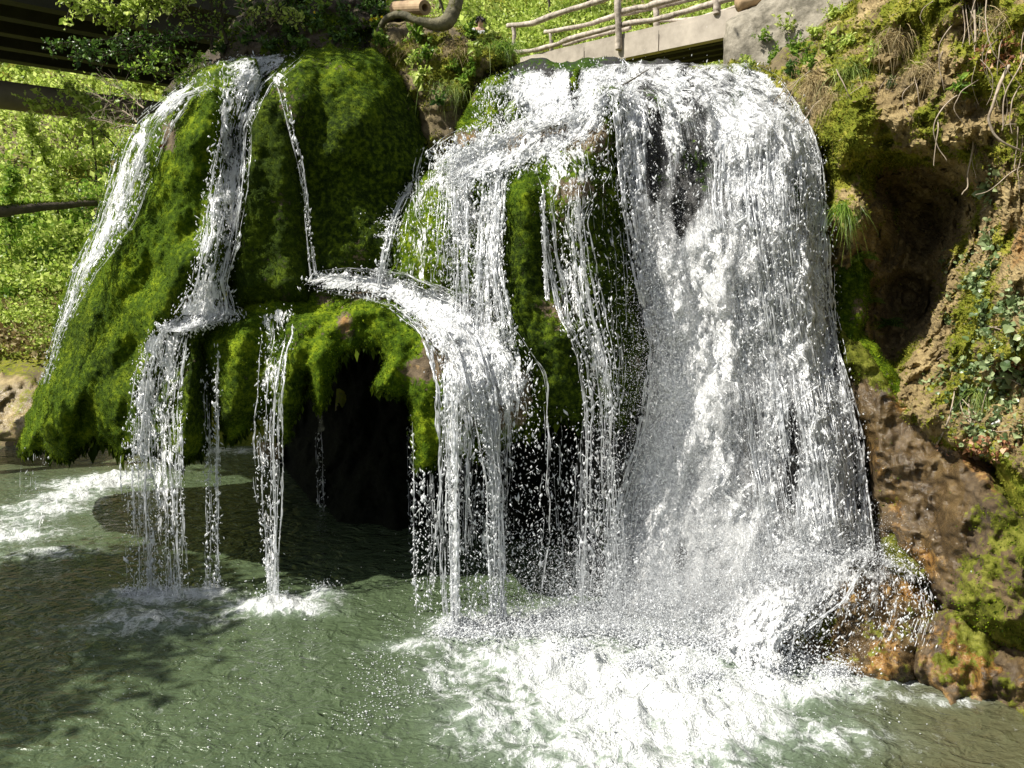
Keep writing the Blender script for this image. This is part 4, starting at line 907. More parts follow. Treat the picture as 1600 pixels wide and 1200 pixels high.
# slanting shelf flow
stream('bright foaming run of water slanting down-left along the shelf above the central mound',
       [(940,140,958,196,.75),(880,158,915,232,.8),(820,176,862,258,.75),(760,192,808,272,.72),(705,214,756,286,.7),(668,242,712,300,.5)], off=.03, layers=2, nstr=500, rad=.006, ndrop=6000, lump=.045, brk=.5, fadeout=True, seed=2, wig=.12, sx=.05, sy=.05)
# flows over the central mound
stream('white sheet running down the front left of the central mound', [(228,660,790,.9),(262,652,785,.75),(300,650,780,.55),(340,655,775,.5),(400,690,780,.5),(450,695,785,.45),(520,700,800,.4)],
       sf=.18, brk=0.75, layers=2, nstr=1500, rad=.0055, ndrop=4500, seed=3, gaps=[(750,290,9,50,.8),(672,360,26,100,.55),(690,440,30,50,.45),(735,400,6,60,.4)], lump=.025, wig=.05, sx=.025, sy=.03)
stream('thick white rope of water down the central mound between two green strips', [(240,700,745,.9),(280,700,742,.95),(340,705,742,.6),(420,708,740,.4),(500,705,745,.3)], off=.09, brk=0.4, layers=1, nstr=500, rad=.007, ndrop=1200, seed=4, lump=.03, wig=.04, sx=.02, sy=.03)
stream('second thick white rope of water just left of the little green cap', [(250,752,800,.9),(290,752,795,.95),(350,745,790,.8),(420,742,790,.6),(480,740,800,.55),(540,735,815,.5)], off=.09, brk=0.4, layers=2, nstr=700, rad=.007, ndrop=1800, seed=5, lump=.03, wig=.05, sx=.02, sy=.03)
stream('lacy veil of water on the right front of the central mound', [(222,800,950,.75),(262,830,955,.65),(300,840,935,.5),(350,850,920,.45),(420,860,930,.5),(500,875,945,.4),(560,905,960,.4),(640,915,965,.3),(700,915,965,.3),(960,910,985,.25)],
       sf=.18, brk=0.75, layers=2, nstr=1900, rad=.0055, ndrop=6000, seed=6, gaps=[(822,300,24,60,.9),(870,320,14,40,.3),(935,300,20,40,.4),(895,560,20,60,.3)], lump=.03, wig=.08, sx=.04, sy=.06)
stream('thin thread of water dropping right of the little green cap', [(290,845,852,.6),(340,845,852,.5),(400,848,854,.5),(470,852,860,.4)], off=.08, layers=0, nstr=70, rad=.006, ndrop=160, seed=7, sx=.008, sy=.02, wig=.02)
stream('foaming spout of water down the left edge of the central mound', [(285,634,652,.6),(310,620,636,.8),(350,606,620,.7),(400,594,606,.8),(448,584,600,.8)], off=.05, layers=1, nstr=250, rad=.006, ndrop=700, seed=8, sx=.02, sy=.03)
stream('sparse lace of droplets over the sunlit left flank of the central mound', [(262,648,715,.5),(300,636,712,.42),(360,622,712,.36),(440,606,712,.3)], layers=1, nstr=500, rad=.0045, ndrop=1600, seed=23, sx=.03, sy=.04, wig=.1)
stream('sparse threads down the shaded right shoulder of the central mound', [(175,928,980,.4),(230,920,985,.35),(320,925,990,.25),(440,935,1000,.2),(560,945,1005,.2),(650,950,985,.2)], layers=1, brk=.8, nstr=250, rad=.0045, ndrop=1500, seed=24, sx=.04, sy=.05, wig=.1)
# ledge pool
stream('shallow sheet of bubbling water gliding across the mossy ledge', [(490,424,462,448,.6),(540,420,515,456,.8),(590,424,570,464,.9),(640,432,612,480,.85),(694,452,650,512,.85),(750,480,684,552,.9)], off=.04, layers=2, nstr=700, rad=.006, ndrop=2500, lump=.035, seed=9, wig=.15, sx=.04, sy=.05,
       gaps=[(560,445,30,6,.3)])
stream('forked white fall pouring off the front of the ledge into the pool', [(488,640,760,.75),(520,660,800,.8),(548,675,820,.95),(580,682,838,.95),(630,690,848,.75),(690,695,850,.55),(760,695,845,.45),(840,695,850,.4),(920,698,840,.35),(990,700,830,.3)],
       off=.1, brk=0.45, layers=3, nstr=2600, rad=.0065, ndrop=9000, seed=10, gaps=[(745,700,14,70,.4),(820,680,26,90,.45),(735,880,14,120,.35),(800,850,30,140,.35)], lump=.05, wig=.1, sx=.05, sy=.08)
stream('straight bright left leg of the forked fall', [(560,690,722,.9),(650,694,722,.8),(760,700,716,.8),(880,703,716,.7),(985,704,718,.7)], off=.16, layers=1, nstr=350, rad=.008, ndrop=1200, seed=11, sx=.015, sy=.03, wig=.03)
stream('straight bright right leg of the forked fall', [(600,730,765,.8),(680,745,775,.6),(760,760,785,.6),(860,765,788,.6),(980,768,790,.65)], off=.16, layers=1, nstr=350, rad=.008, ndrop=1800, seed=12, sx=.03, sy=.05, wig=.05)
# left side
stream('long white stream down the outer left edge of the moss slope', [(84,350,460,.5),(100,318,440,.55),(125,285,400,.4),(150,258,300,.8),(190,205,272,.66),(230,184,256,.64),(280,168,236,.62),(340,150,210,.62),(390,128,178,.56),(425,112,150,.5),(520,84,100,.25),(600,60,74,.2)],
       sf=.14, brk=0.6, layers=2, nstr=1200, rad=.0055, ndrop=3500, seed=13, gaps=[(350,130,40,20,.5),(240,200,16,30,.5),(238,260,12,40,.6),(400,122,26,16,.3)], lump=.025, wig=.07, sx=.03, sy=.03)
stream('twisting white stream down the cleft between the left slope and the moss nose', [(84,350,490,.4),(105,338,462,.6),(130,343,425,.7),(200,336,390,.64),(260,326,390,.6),(320,315,382,.6),(380,304,374,.58),(440,296,358,.75),(476,276,372,.8),(492,262,380,.7)],
       off=.07, sf=.14, brk=0.6, layers=2, nstr=1300, rad=.0055, ndrop=3000, seed=14, gaps=[(362,190,10,50,.35),(340,400,12,40,.3)], lump=.03, wig=.08, sx=.03, sy=.04)
stream('fine thread of water down the crease right of the moss nose', [(112,420,455,.7),(150,436,450,.6),(200,450,458,.3),(250,464,472,.4),(330,476,484,.5),(432,484,495,.5)], layers=1, nstr=160, rad=.0045, ndrop=420, seed=15, sx=.012, sy=.02, wig=.02)
stream('shallow white spill over the left end of the ledge', [(470,300,345,.8),(485,280,380,.8),(500,262,378,.7),(518,245,300,.85)], layers=2, nstr=500, rad=.006, ndrop=1500, seed=16, lump=.03, sx=.03, sy=.03)
stream('curtain of water hanging from the left end of the ledge down to the pool', [(505,240,300,.9),(540,218,294,.85),(580,208,288,.75),(640,200,282,.65),(700,194,286,.65),(760,194,288,.5),(830,196,290,.4),(935,198,295,.35)],
       off=.08, sf=.18, brk=0.5, layers=2, nstr=1500, rad=.005, ndrop=4500, seed=17, gaps=[(245,600,14,60,.3)], lump=.03, wig=.05, sx=.03, sy=.05)
stream('narrow fall over the green lobes of the ledge, ending in a white splash', [(478,402,466,.8),(520,405,462,.7),(560,402,450,.6),(620,398,442,.5),(690,394,440,.45),(760,398,440,.4),(850,408,436,.4),(940,414,434,.45)],
       off=.07, sf=.18, brk=0.5, layers=1, nstr=650, rad=.0055, ndrop=1700, seed=18, gaps=[(432,520,8,30,.4)], lump=.02, wig=.05, sx=.015, sy=.03)
for lb, rows, n in [('single drip line left of the green lobes', [(570,318,326,.4),(700,320,328,.4),(920,322,334,.4)], 60),
                    ('single beaded drip line beside the dark leg of the ledge', [(540,334,342,.5),(700,334,342,.5),(910,336,344,.4)], 70),
                    ('lone drip falling from the tip of the drooping green arch', [(652,494,503,.5),(760,496,506,.5),(915,502,512,.5)], 60),
                    ('drip line off the hanging green beard, over the dark cave', [(640,637,645,.4),(760,638,648,.5),(960,640,652,.4)], 60),
                    ('ragged drips between the green beard and the forked fall', [(730,648,690,.4),(830,648,695,.4),(960,640,690,.3)], 130)]:
    stream(lb, rows, off=.05, layers=0, nstr=n, rad=.0042, ndrop=n * 5, dsize=.006, seed=200 + n + len(lb), sx=.02, sy=.03, wig=.03, lmax=.25, name='trickle', cat='trickle')
stream('faint veil of drips from the outer left foot of the moss slope', [(700,30,78,.3),(760,28,76,.3),(845,28,74,.25)], off=.05, layers=1, nstr=140, rad=.003, ndrop=200, seed=21, sx=.02, sy=.03, wig=.02, name='trickle', cat='trickle')
stream('misty threads dropping from the right underside of the central mound', [(640,850,1000,.3),(700,850,1000,.35),(800,850,990,.35),(960,860,985,.35)], off=.05, layers=2, nstr=900, rad=.004, ndrop=3500, seed=22, sx=.04, sy=.06, wig=.05)

# the main fall
MAIN = [(100,930,1180,.5),(118,905,1215,.68),(150,955,1238,.68),(200,962,1268,.66),(260,966,1288,.62),(330,975,1292,.6),(400,985,1296,.62),(460,998,1300,.64),(540,1014,1310,.64),(620,1006,1335,.64),(700,990,1352,.6),(780,965,1360,.58),(860,950,1368,.62),(940,950,1320,.7),(1000,955,1240,.8),(1050,960,1230,.8)]
GAPS = [(1022,260,16,80,.95),(1085,270,26,80,.95),(1062,330,16,60,.8),(1150,420,14,40,.3),(1000,620,10,60,.3),(1250,310,16,50,.5),(1150,150,30,20,.25),(1010,140,20,16,.3),(1105,520,20,50,.45),(1210,540,16,60,.45),(1236,720,18,110,.9),(1300,640,12,80,.25),(1110,860,60,70,.5),(1180,640,16,60,.45),(1060,880,20,60,.4),(1330,800,14,60,.3),(1130,340,14,40,.3)]
stream('huge roaring white fall filling the right half of the scene', MAIN, off=.08, layers=4, brk=.65, fadein=False, nstr=8500, rad=.0075, ndrop=26000, dsize=.0052, seed=30, gaps=GAPS, lump=.05, wig=.06, sx=.07, sy=.16, lmax=.2, step=4.5, edge=.09, dstretch=2.2, sf=.4, veil=[(1090,470,80,120,.9),(1070,650,70,120,.8),(1030,850,55,150,.8),(1000,960,80,40,.6),(1180,200,60,30,.4),(1230,500,40,100,.4),(1150,850,90,80,.4)])
stream('thick bulging shoulder of white water at the right side of the main fall', [(165,1225,1245,.8),(185,1150,1262,.85),(230,1125,1284,.82),(300,1120,1290,.65),(380,1130,1294,.6),(480,1150,1300,.55),(600,1165,1325,.5),(720,1180,1352,.5),(860,1210,1366,.5)],
       off=.18, layers=2, nstr=3000, rad=.008, ndrop=7000, seed=31, dstretch=2.0, sf=.4, gaps=[(1250,310,16,50,.5),(1240,720,16,110,.5)], lump=.05, wig=.06, sx=.05, sy=.1, edge=.08)
b = stream('white water fanning over the ochre rock at the foot of the main fall', [(1200,892,1400,866,.75),(1180,910,1445,895,.65),(1150,940,1462,930,.5),(1115,975,1465,970,.4),(1090,1010,1450,1010,.3)],
       off=.05, layers=2, brk=.5, fadeout=True, nstr=1100, rad=.006, ndrop=5000, seed=32, lmax=.3, gaps=[(1290,920,40,30,.5),(1330,1000,40,40,.6),(1400,930,40,30,.3)], lump=.04, wig=.1, sx=.06, sy=.08)
pts = [P(x, y, ground_Y(y) - 0.05) for x, y in [(1000,1000),(1040,1000),(1080,1005),(1120,1010),(960,985),(1180,1020),(900,985),(1240,1030)]]
burst(b, pts, 14000, 1.6, 0.8, .0052, 1)
burst(b, [P(x, y, 8.7) for x, y in [(1230,880),(1280,868),(1340,866),(1200,900),(1400,880)]], 6000, 1.0, 0.9, .0048, 4, 'spray_drops')
s = empty('splash', pts[0], 'broad low spray above the boiling white pool in front of the falls', 'splash')
pts2 = [P(x, y, ground_Y(y)) for x, y in [(705,990),(780,985),(740,988),(820,985),(860,980),(1000,1040),(1100,1060),(900,1020),(1200,1050),(1300,1050)]]
burst(s, pts2, 20000, 1.1, 0.65, .005, 2)
burst(s, [P(x, y, ground_Y(y)) for x, y in [(880,965),(950,968),(1020,968),(1090,972),(1160,978),(1230,985)]], 16000, 1.9, 0.5, .0045, 3, 'spray_drops')
for lb, q, n in [('small white splash under the narrow fall on the left', [(425,935),(415,938),(435,935)], 900), ('grey splash where the left curtain meets the pool', [(230,925),(270,925),(205,925),(330,920)], 1200), ('faint splash under the lone drip', [(508,920)], 260), ('splash on the shelf at the left edge of the central mound', [(600,350),(598,370),(592,430)], 700)]:
    pp = [P(x, y, ground_Y(y)) if y > 800 else surf(x + 12, y) - np.array([0, .1, 0]) for x, y in q]
    s = empty('splash', pp[0], lb, 'splash'); burst(s, pp, n, 0.9, 0.55, .0048, 5 + n, dirb=(-.3, -.3) if 'shelf' in lb else (0, 0))

# loose bubbles and sparkle drops riding on the pool
rgb_ = np.random.default_rng(77); bx = np.concatenate([rgb_.normal(520, 110, 900), rgb_.normal(640, 60, 1200), rgb_.uniform(60, 640, 400), rgb_.normal(1000, 230, 2500)]); by = np.concatenate([rgb_.normal(1080, 70, 900), rgb_.normal(1050, 60, 1200), rgb_.uniform(960, 1200, 400), rgb_.normal(1120, 60, 2500)])
k_ = (by > 955) & (by < 1260) & (bx < 1500); bc = P(bx[k_], by[k_], ground_Y(by[k_])); bc[:, 2] = .012
nb_ = fbm(bc, .5, 3, 9) > -.1; bc = bc[nb_]
o = droplet_mesh(None, bc, .0042 * np.exp(rgb_.normal(0, .4, len(bc))), .7, 'bubbles'); tag(o, 'scattered white bubbles drifting on the green pool', 'bubbles')


# mist: very fine droplets hanging round the foot of the falls
rgm = np.random.default_rng(123)
def mist(n, cx, cy_, sx_, sy_, Y0, sY, label):
    px = rgm.normal(cx, sx_, n); py = rgm.normal(cy_, sy_, n); Y = Y0 + rgm.normal(0, sY, n)
    c = P(px, py, Y); c = c[(c[:, 2] > .01)]
    o = droplet_mesh(None, c, .0019 * np.exp(rgm.normal(0, .3, len(c))), 1.3, 'mist'); tag(o, label, 'mist')
mist(90000, 1080, 940, 130, 55, 8.75, .2, 'fine white mist over the foot of the main fall')
mist(45000, 1060, 700, 45, 170, 9.0, .15, 'thin drifting spray along the left side of the main fall')
mist(22000, 1270, 890, 70, 40, 8.5, .2, 'fine spray over the ochre rock at the foot of the fall')

# ================================================================== BRIDGES
def Vn(v): v = np.asarray(v, float); return v / (np.linalg.norm(v) + 1e-9)
def bridge_line(px, back=0.0):
    """plan point on the footbridge's near edge seen at px, moved back across the deck"""
    a = P(860, 80, 19.4); b = P(1138, 15, 16.3); a[2] = b[2] = 9.1
    dx = (np.asarray(px, float) - 800) / FOC / (CP + SP * 0.44)
    n = np.array([0.72, 0.69]) ; d = (b - a)[:2]; nn = Vn([-d[1], d[0]]); nn = nn if nn[1] > 0 else -nn
    a2 = a[:2] + nn * back; 
    s = (dx * a2[1] - a2[0]) / (d[0] - dx * d[1])
    return a2[1] + s * d[1]
fa = P(815, 88, float(bridge_line(815))); fb = P(1170, 10, float(bridge_line(1170))); fa[2] = fb[2] = 9.12
ax = Vn(fb - fa); az = np.array([0, 0, 1.0]); ay = np.cross(az, ax); ay = ay if ay[1] > 0 else -ay
L = np.linalg.norm(fb - fa)
fbr = empty('footbridge', ((fa + fb) / 2 + ay * 0.9) * [1, 1, 0] + [0, 0, 8.4], 'concrete footbridge with crooked log railings above the fall', 'footbridge')
V, F = box_arrays((fa + fb) / 2 + ay * 0.9 - az * 0.09, ax, ay, az, L / 2, 0.95, 0.09); mesh('deck', V, F, M_conc, fbr)
for k in range(3):
    V, F = box_arrays(fa + ax * L * (k + .5) / 3 + ay * 0.04 - az * 0.30, ax, ay, az, L / 6 - .012, 0.10, 0.205); mesh('edge_beam', V, F, M_conc, fbr)
for k in range(4):
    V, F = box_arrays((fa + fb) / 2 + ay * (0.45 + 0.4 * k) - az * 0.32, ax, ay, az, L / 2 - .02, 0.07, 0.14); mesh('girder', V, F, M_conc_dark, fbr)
def rail(pts, r, back, name='rail', mat=M_log, seed=0):
    q = np.array([P(x, y, float(bridge_line(x, back))) for x, y in pts])
    q = smooth_path(q, 26, 0.012, seed)
    rr = r * (1 + 0.18 * fbm(np.stack([np.arange(26) * .4, np.full(26, seed * 3.1), np.zeros(26)], -1), 1.0, 2, seed))
    return tubes(fbr, name, [q], [rr], mat, 9)
NB, FB = -0.06, 1.7
rail([(793,40),(830,36),(880,19),(940,0),(985,-16)], .062, NB, seed=1)
rail([(804,81),(830,80),(868,70),(888,62),(930,50),(964,41)], .055, NB, seed=2)
rail([(967,19),(1000,12),(1030,5),(1060,-3),(1110,-18)], .062, NB, seed=3)
rail([(967,39),(1020,31),(1045,25),(1085,14),(1130,1),(1180,-12)], .06, NB, seed=4)
rail([(852,51),(877,47),(920,38),(960,25),(1000,17),(1060,3),(1110,-9)], .058, FB, seed=5)
rail([(880,70),(920,59),(955,50),(985,44)], .045, FB, seed=6)
rail([(1030,33),(1080,30),(1115,21),(1150,11),(1180,2)], .04, FB, seed=7)
for x, y0, y1, bk, r in [(802,38,72,NB,.05),(860.5,51,88,FB,.05),(965,-24,78,-0.14,.075),(1025,8,50,FB,.075),(1120,-30,22,NB,.075)]:
    Yp = float(bridge_line(x, bk)); rail([(x, y0), (x + 1, (y0 + y1) / 2), (x + .5, y1)], r, bk, 'post', seed=int(x))
# abutment
t = NT('rough_cast_concrete'); co = t.n('NewGeometry').outputs['Position']; n1 = t.noise(co, 1.6, 5, .65); n2 = t.noise(co, 9, 5, .7)
c = t.ramp(t.math('ADD', t.math('MULTIPLY', n1, .6), t.math('MULTIPLY', n2, .4)), [(.38, (.10, .09, .065)), (.52, (.25, .225, .175)), (.66, (.38, .35, .29))])
M_abut = t.end(t.n('BsdfPrincipled', {'Base Color': c, 'Roughness': .9, 'Normal': t.bump(n2, .8, .03)}).outputs[0])
rock('bridge_abutment', 'big weathered concrete block carrying the right end of the footbridge', 'abutment', M_abut,
     [(1131,118),(1132,34),(1150,20),(1180,10),(1235,-30),(1330,-60),(1340,60),(1300,110),(1200,125)],
     [(1131,118,14.6),(1132,34,14.7),(1235,-30,14.6),(1330,-60,13.8),(1340,60,13.6),(1200,125,14.2)], 16, 0.25, 2.2, big=(1.2,0.06), mid=(0.3,0.02), fine=0.012, seed=140, edge_n=3)
q = np.array([P(1152, 8, 14.9), P(1170, 2, 14.9), P(1192, -6, 14.8)])
lg = empty('cut_log', q[0], 'orange-brown sawn log lying on the concrete abutment', 'log'); tubes(lg, 'log_body', [smooth_path(q, 8)], [np.full(8, .12)], M_endwood, 12)

# big dark bridge on the left, seen from underneath
dB = Vn([0.70, 0.714, 0]); pB = Vn([0.714, -0.70, 0]); z0 = 9.0
farp = np.array([-12.3, 19.9, z0]); c0 = farp + dB * (-0.2) + pB * 3.0; LB = 5.2
br = empty('road_bridge', c0 * [1, 1, 0], 'wide dark bridge crossing overhead at upper left, seen from below', 'bridge')
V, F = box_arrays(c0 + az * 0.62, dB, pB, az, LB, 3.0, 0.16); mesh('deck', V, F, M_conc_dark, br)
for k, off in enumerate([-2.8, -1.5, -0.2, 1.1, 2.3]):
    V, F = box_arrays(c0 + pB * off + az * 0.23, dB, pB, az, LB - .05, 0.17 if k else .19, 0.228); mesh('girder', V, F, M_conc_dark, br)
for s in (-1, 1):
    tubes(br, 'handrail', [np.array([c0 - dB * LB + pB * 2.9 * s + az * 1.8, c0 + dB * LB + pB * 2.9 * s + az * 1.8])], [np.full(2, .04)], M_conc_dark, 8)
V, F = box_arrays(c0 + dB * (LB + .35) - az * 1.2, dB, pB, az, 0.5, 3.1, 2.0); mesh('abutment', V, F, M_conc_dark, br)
# lattice fence
lf = empty('lattice_fence', P(285, 60, 16.8), 'weathered wooden lattice fence among branches at the top left', 'fence')
pa, pb_ = P(215, 46, 16.4), P(350, 50, 17.4); pb_[2] = pa[2] = 10.05
dl = Vn(pb_ - pa); Lf = np.linalg.norm(pb_ - pa)
for h in (0.05, 1.0): tubes(lf, 'rail', [np.array([pa + az * h, pb_ + az * h])], [np.full(2, .035)], M_log, 6)
for k in range(4): tubes(lf, 'post', [np.array([pa + dl * Lf * k / 3 - az * .5, pa + dl * Lf * k / 3 + az * 1.1])], [np.full(2, .05)], M_log, 6)
for k in range(11):
    s0 = Lf * (k - 2) / 9
    for sg in (1, -1):
        a_ = s0 if sg > 0 else s0 + .75; b_ = s0 + .75 if sg > 0 else s0
        z1, z2 = 0.05, 1.0
        def cl(s, z): return pa + dl * s + az * z
        if min(a_, b_) >= 0 and max(a_, b_) <= Lf: tubes(lf, 'slat', [np.array([cl(a_, z1), cl(b_, z2)]) + np.array([0, -.02 * sg, 0])], [np.full(2, .017)], M_log, 5)
# brown pipe and mossy log
q = [P(-260, 118, 14.0), P(0, 148, 16.6), P(120, 163, 18.0), P(262, 180, 20.0)]
o = tubes(None, 'pipe', [smooth_path(q, 10)], [np.linspace(.27, .29, 10)], M_pipe, 20); tag(o, 'fat dull-brown pipe crossing under the dark bridge on the left', 'pipe')
q = smooth_path([P(-160, 345, 12.4), P(-30, 333, 13.0), P(60, 324, 13.4), P(152, 317, 13.9)], 30, .015, 4)
ml = empty('fallen_log', q[15], 'thin dark fallen trunk sticking out level on the left, moss on top', 'log')
tubes(ml, 'trunk', [q], [np.linspace(.125, .05, 30)], M_darktwig, 10)
k = RNG.integers(0, 29, 2600); f_ = RNG.random((2600, 1)); c = q[k] * (1 - f_) + q[k + 1] * f_; rr = np.linspace(.125, .05, 30)[k]; an = RNG.normal(0, .8, 2600)
c = c + np.stack([0 * an, np.sin(an) * rr, np.cos(an) * rr], -1)
leaves(ml, 'moss_fronds', c, np.tile([0, 0, 1.0], (2600, 1)), M_tuft, .022, .5, droop=0)

# ================================================================== PLANTS
def ribbons(parent, name, base, dirs, length, width, mat, droop=0.9, seg=5, label=None, kind=None):
    n = len(base); base = np.asarray(base, float); d = dirs / (np.linalg.norm(dirs, axis=1, keepdims=True) + 1e-9)
    side = np.cross(d, RNG.normal(0, 1, (n, 3))); side /= np.linalg.norm(side, axis=1, keepdims=True) + 1e-9
    L = (length * np.exp(RNG.normal(0, .25, n)))[:, None]
    t = np.linspace(0, 1, seg + 1)
    pts = base[:, None] + d[:, None] * (L[:, None] * t[None, :, None])
    pts[..., 2] -= (L * droop * t[None] ** 2)
    wv = (width * (1 - t ** 1.5) + 0.0006)[None, :, None] * 0.5
    V = np.stack([pts - side[:, None] * wv, pts + side[:, None] * wv], 2).reshape(-1, 3)
    b = (np.arange(n)[:, None] * (seg + 1) + np.arange(seg)[None]).reshape(-1) * 2
    F = np.stack([b, b + 1, b + 3, b + 2], -1)
    o = mesh(name, V, F, mat, parent, {'rnd': np.repeat(RNG.random(n), (seg + 1) * 2)})
    if label: o['label'] = label
    if kind: o['kind'] = kind
    return o
def rdir(n, up=0.6, out=(0, -0.5, 0), sp=0.7):
    return RNG.normal(0, sp, (n, 3)) + np.array([0, 0, up]) + np.array(out)
def leafy(px, py, r, n, label, mat=M_leaf, size=.06, yoff=.06, cat='plant', group=None, flowers=0, aspect=.5, base=None, fp=None):
    b = surf(px, py) - np.array([0, yoff, 0]) if base is None else np.asarray(base, float)
    root = empty('leafy_plant', b, label, cat, group)
    m = max(5, n // 12)
    tips = b + np.stack([RNG.normal(0, r * .55, m), -np.abs(RNG.normal(0, r * .5, m)), RNG.normal(r * .35, r * .5, m)], -1)
    paths = [smooth_path([b + RNG.normal(0, r * .15, 3) + [0, .05, -.03], (b + tp) / 2 + [0, -.03, .03], tp], 6) for tp in tips]
    tubes(root, 'stem', paths, [np.linspace(.005, .002, 6)] * m, M_grass if mat is not M_ivy else M_twig, 4, caps=False)
    k = RNG.integers(0, m, n); f = RNG.random(n) ** .5
    c = b + (tips[k] - b) * f[:, None] + RNG.normal(0, r * .12, (n, 3))
    leaves(root, 'foliage', c, rdir(n, .35, (0, -.45, 0), .5), mat, size, aspect, droop=.25, tilt=.3, shape='full')
    if flowers:
        fc = b + np.stack([RNG.normal(0, r * .5, flowers), -np.abs(RNG.normal(0, r * .4, flowers)) - .03, RNG.normal(r * .75, r * .3, flowers)], -1)
        for q_ in fc:
            an = np.arange(5) * 2 * np.pi / 5
            dirs = np.stack([np.cos(an), -0.35 + 0 * an, np.sin(an)], -1)
            leaves(root, 'flower', np.repeat(q_[None], 5, 0), dirs, M_yellow, .026, .9, droop=0, tilt=.05, svar=.05)
    return root
def grass(px, py, n, length, label, mat=M_grass, r=.12, droop=.9, up=.5, base=None, width=.007):
    b = surf(px, py) - np.array([0, .03, 0]) if base is None else np.asarray(base, float)
    root = empty('grass_tuft', b, label, 'grass tuft')
    c = b + RNG.normal(0, 1, (n, 3)) * np.array([r, r * .4, r * .4])
    ribbons(root, 'blades', c, rdir(n, up, (0, -.5, 0), .45), length, width, mat, droop)
    return root
def fern(px, py, nf, length, label, mat=M_leaf):
    b = surf(px, py) - np.array([0, .05, 0])
    root = empty('fern', b, label, 'fern')
    for j in range(nf):
        a = (j + RNG.random() * .6) / nf * np.pi * 1.3 - np.pi * .15
        d = Vn([math.cos(a), -.75, .15 + abs(math.sin(a)) * .7])
        t = np.linspace(0, 1, 16); Lf = length * RNG.uniform(.75, 1.1)
        mid = b + d * (Lf * t)[:, None]; mid[:, 2] -= .45 * Lf * t ** 2
        tan = np.gradient(mid, axis=0); tan /= np.linalg.norm(tan, axis=1, keepdims=True)
        side = np.cross(tan, [0, -.5, .8]); side /= np.linalg.norm(side, axis=1, keepdims=True)
        c = np.concatenate([mid[1:], mid[1:]]); dr = np.concatenate([side[1:], -side[1:]]) + .35 * np.concatenate([tan[1:], tan[1:]])
        sz = np.concatenate([np.sin(np.pi * t[1:] ** .6) * .28 + .05] * 2) * Lf
        V = []; 
        up = np.cross(dr, np.concatenate([tan[1:], tan[1:]])); up /= np.linalg.norm(up, axis=1, keepdims=True)
        dn = dr / np.linalg.norm(dr, axis=1, keepdims=True); ww = np.concatenate([tan[1:], tan[1:]]) * (Lf / 30)
        Vv = np.stack([c, c + dn * sz[:, None] * .4 + ww, c + dn * sz[:, None], c + dn * sz[:, None] * .4 - ww], 1).reshape(-1, 3)
        bb = 4 * np.arange(len(c))[:, None]
        mesh('frond', Vv, np.concatenate([bb + [0, 1, 2], bb + [0, 2, 3]]), mat, root, {'rnd': np.repeat(RNG.random(len(c)), 4)})
    return root
def branch(paths, n, spread, label, mat, size=.055, r=.018, name='overhanging_branch', cat='branch', group=None, sub=3, aspect=.6, bark=M_darktwig, drop=.0):
    """leafy branch: main stem, side twigs, leaves hung along the twigs"""
    root = empty(name, np.asarray(paths[0][0]), label, cat, group)
    allp, rad, tw = [], [], []
    for pth in paths:
        q = smooth_path(pth, 20, .03, int(abs(pth[0][0]) * 50) % 97)
        allp.append(q); rad.append(np.linspace(r, r * .3, 20))
        for j in range(3, 20):
            for s in range(sub):
                d = Vn(q[min(j, 18) + 1] - q[min(j, 18)]) + RNG.normal(0, .75, 3); e = q[j] + Vn(d) * spread * RNG.uniform(.4, 1.3) - [0, 0, drop * RNG.random()]
                t_ = smooth_path([q[j], (q[j] + e) / 2 + RNG.normal(0, .02, 3), e], 5)
                allp.append(t_); rad.append(np.linspace(r * .3, r * .12, 5)); tw.append(t_)
    tubes(root, 'stem', allp, rad, bark, 5, caps=False)
    tw = np.array(tw); k = RNG.integers(0, len(tw), n); f = RNG.random(n) * 3.99; i = f.astype(int); g = (f - i)[:, None]
    c = tw[k, i] * (1 - g) + tw[k, i + 1] * g + RNG.normal(0, .02, (n, 3))
    leaves(root, 'foliage', c, rdir(n, .1, (0, -.2, 0), .6), mat, size, aspect, droop=.15, tilt=.4, shape='full')
    return root

# undergrowth on the far hillside ------------------------------------------------
def scatter_px(n, x0, x1, y0, y1):
    px = RNG.uniform(x0, x1, n); py = RNG.uniform(y0, y1, n); Yh = hill_hit(px, py)
    ok = ~np.isnan(Yh); return px[ok], py[ok], Yh[ok]
def undergrowth(nc, per, box, rad, size, mat, label, seedk, dens=0.0, lift=.4):
    px, py, Yh = scatter_px(nc, *box)
    c = P(px, py, Yh - .15)
    keep = fbm(c, 1.3, 3, seedk) > dens + RNG.normal(0, .25, len(c))
    c = c[keep]; m = len(c)
    rr = rad * np.exp(RNG.normal(0, .3, m))
    cc = np.repeat(c, per, 0) + RNG.normal(0, 1, (m * per, 3)) * np.repeat(rr, per)[:, None] * np.array([1, .7, .45]) + np.array([0, 0, lift])
    nrm = np.tile(SUN_DIR * .55 + np.array([0, -.35, .2]), (m * per, 1))
    o = leaves(None, 'undergrowth', cc, nrm, mat, size, .7, droop=0, tilt=.75, shape='diamond')
    tag(o, label, 'undergrowth', None, 'stuff'); return o
undergrowth(1500, 60, (-160, 380, -60, 470), .34, .12, M_leaf_bg, 'bright lime-green spring leaves covering the far slope on the left', 300, -.25)
undergrowth(500, 55, (-160, 330, 250, 480), .36, .12, M_leaf, 'darker green bushes low on the far left slope', 301, -.1, .3)
undergrowth(1000, 45, (540, 1180, -60, 110), .24, .085, M_leaf_bg, 'sunny green grass-like leaves on the slope behind the footbridge', 302, -.5, .12)
undergrowth(420, 60, (-120, 140, 410, 560), .24, .08, M_leaf_bg, 'low yellow-green plants on the bank at far left', 304, -.3, .12)
undergrowth(150, 60, (-120, 130, 425, 560), .22, .10, M_straw, 'dry tan grass and stalks on the low bank at far left', 303, -.3, .08)
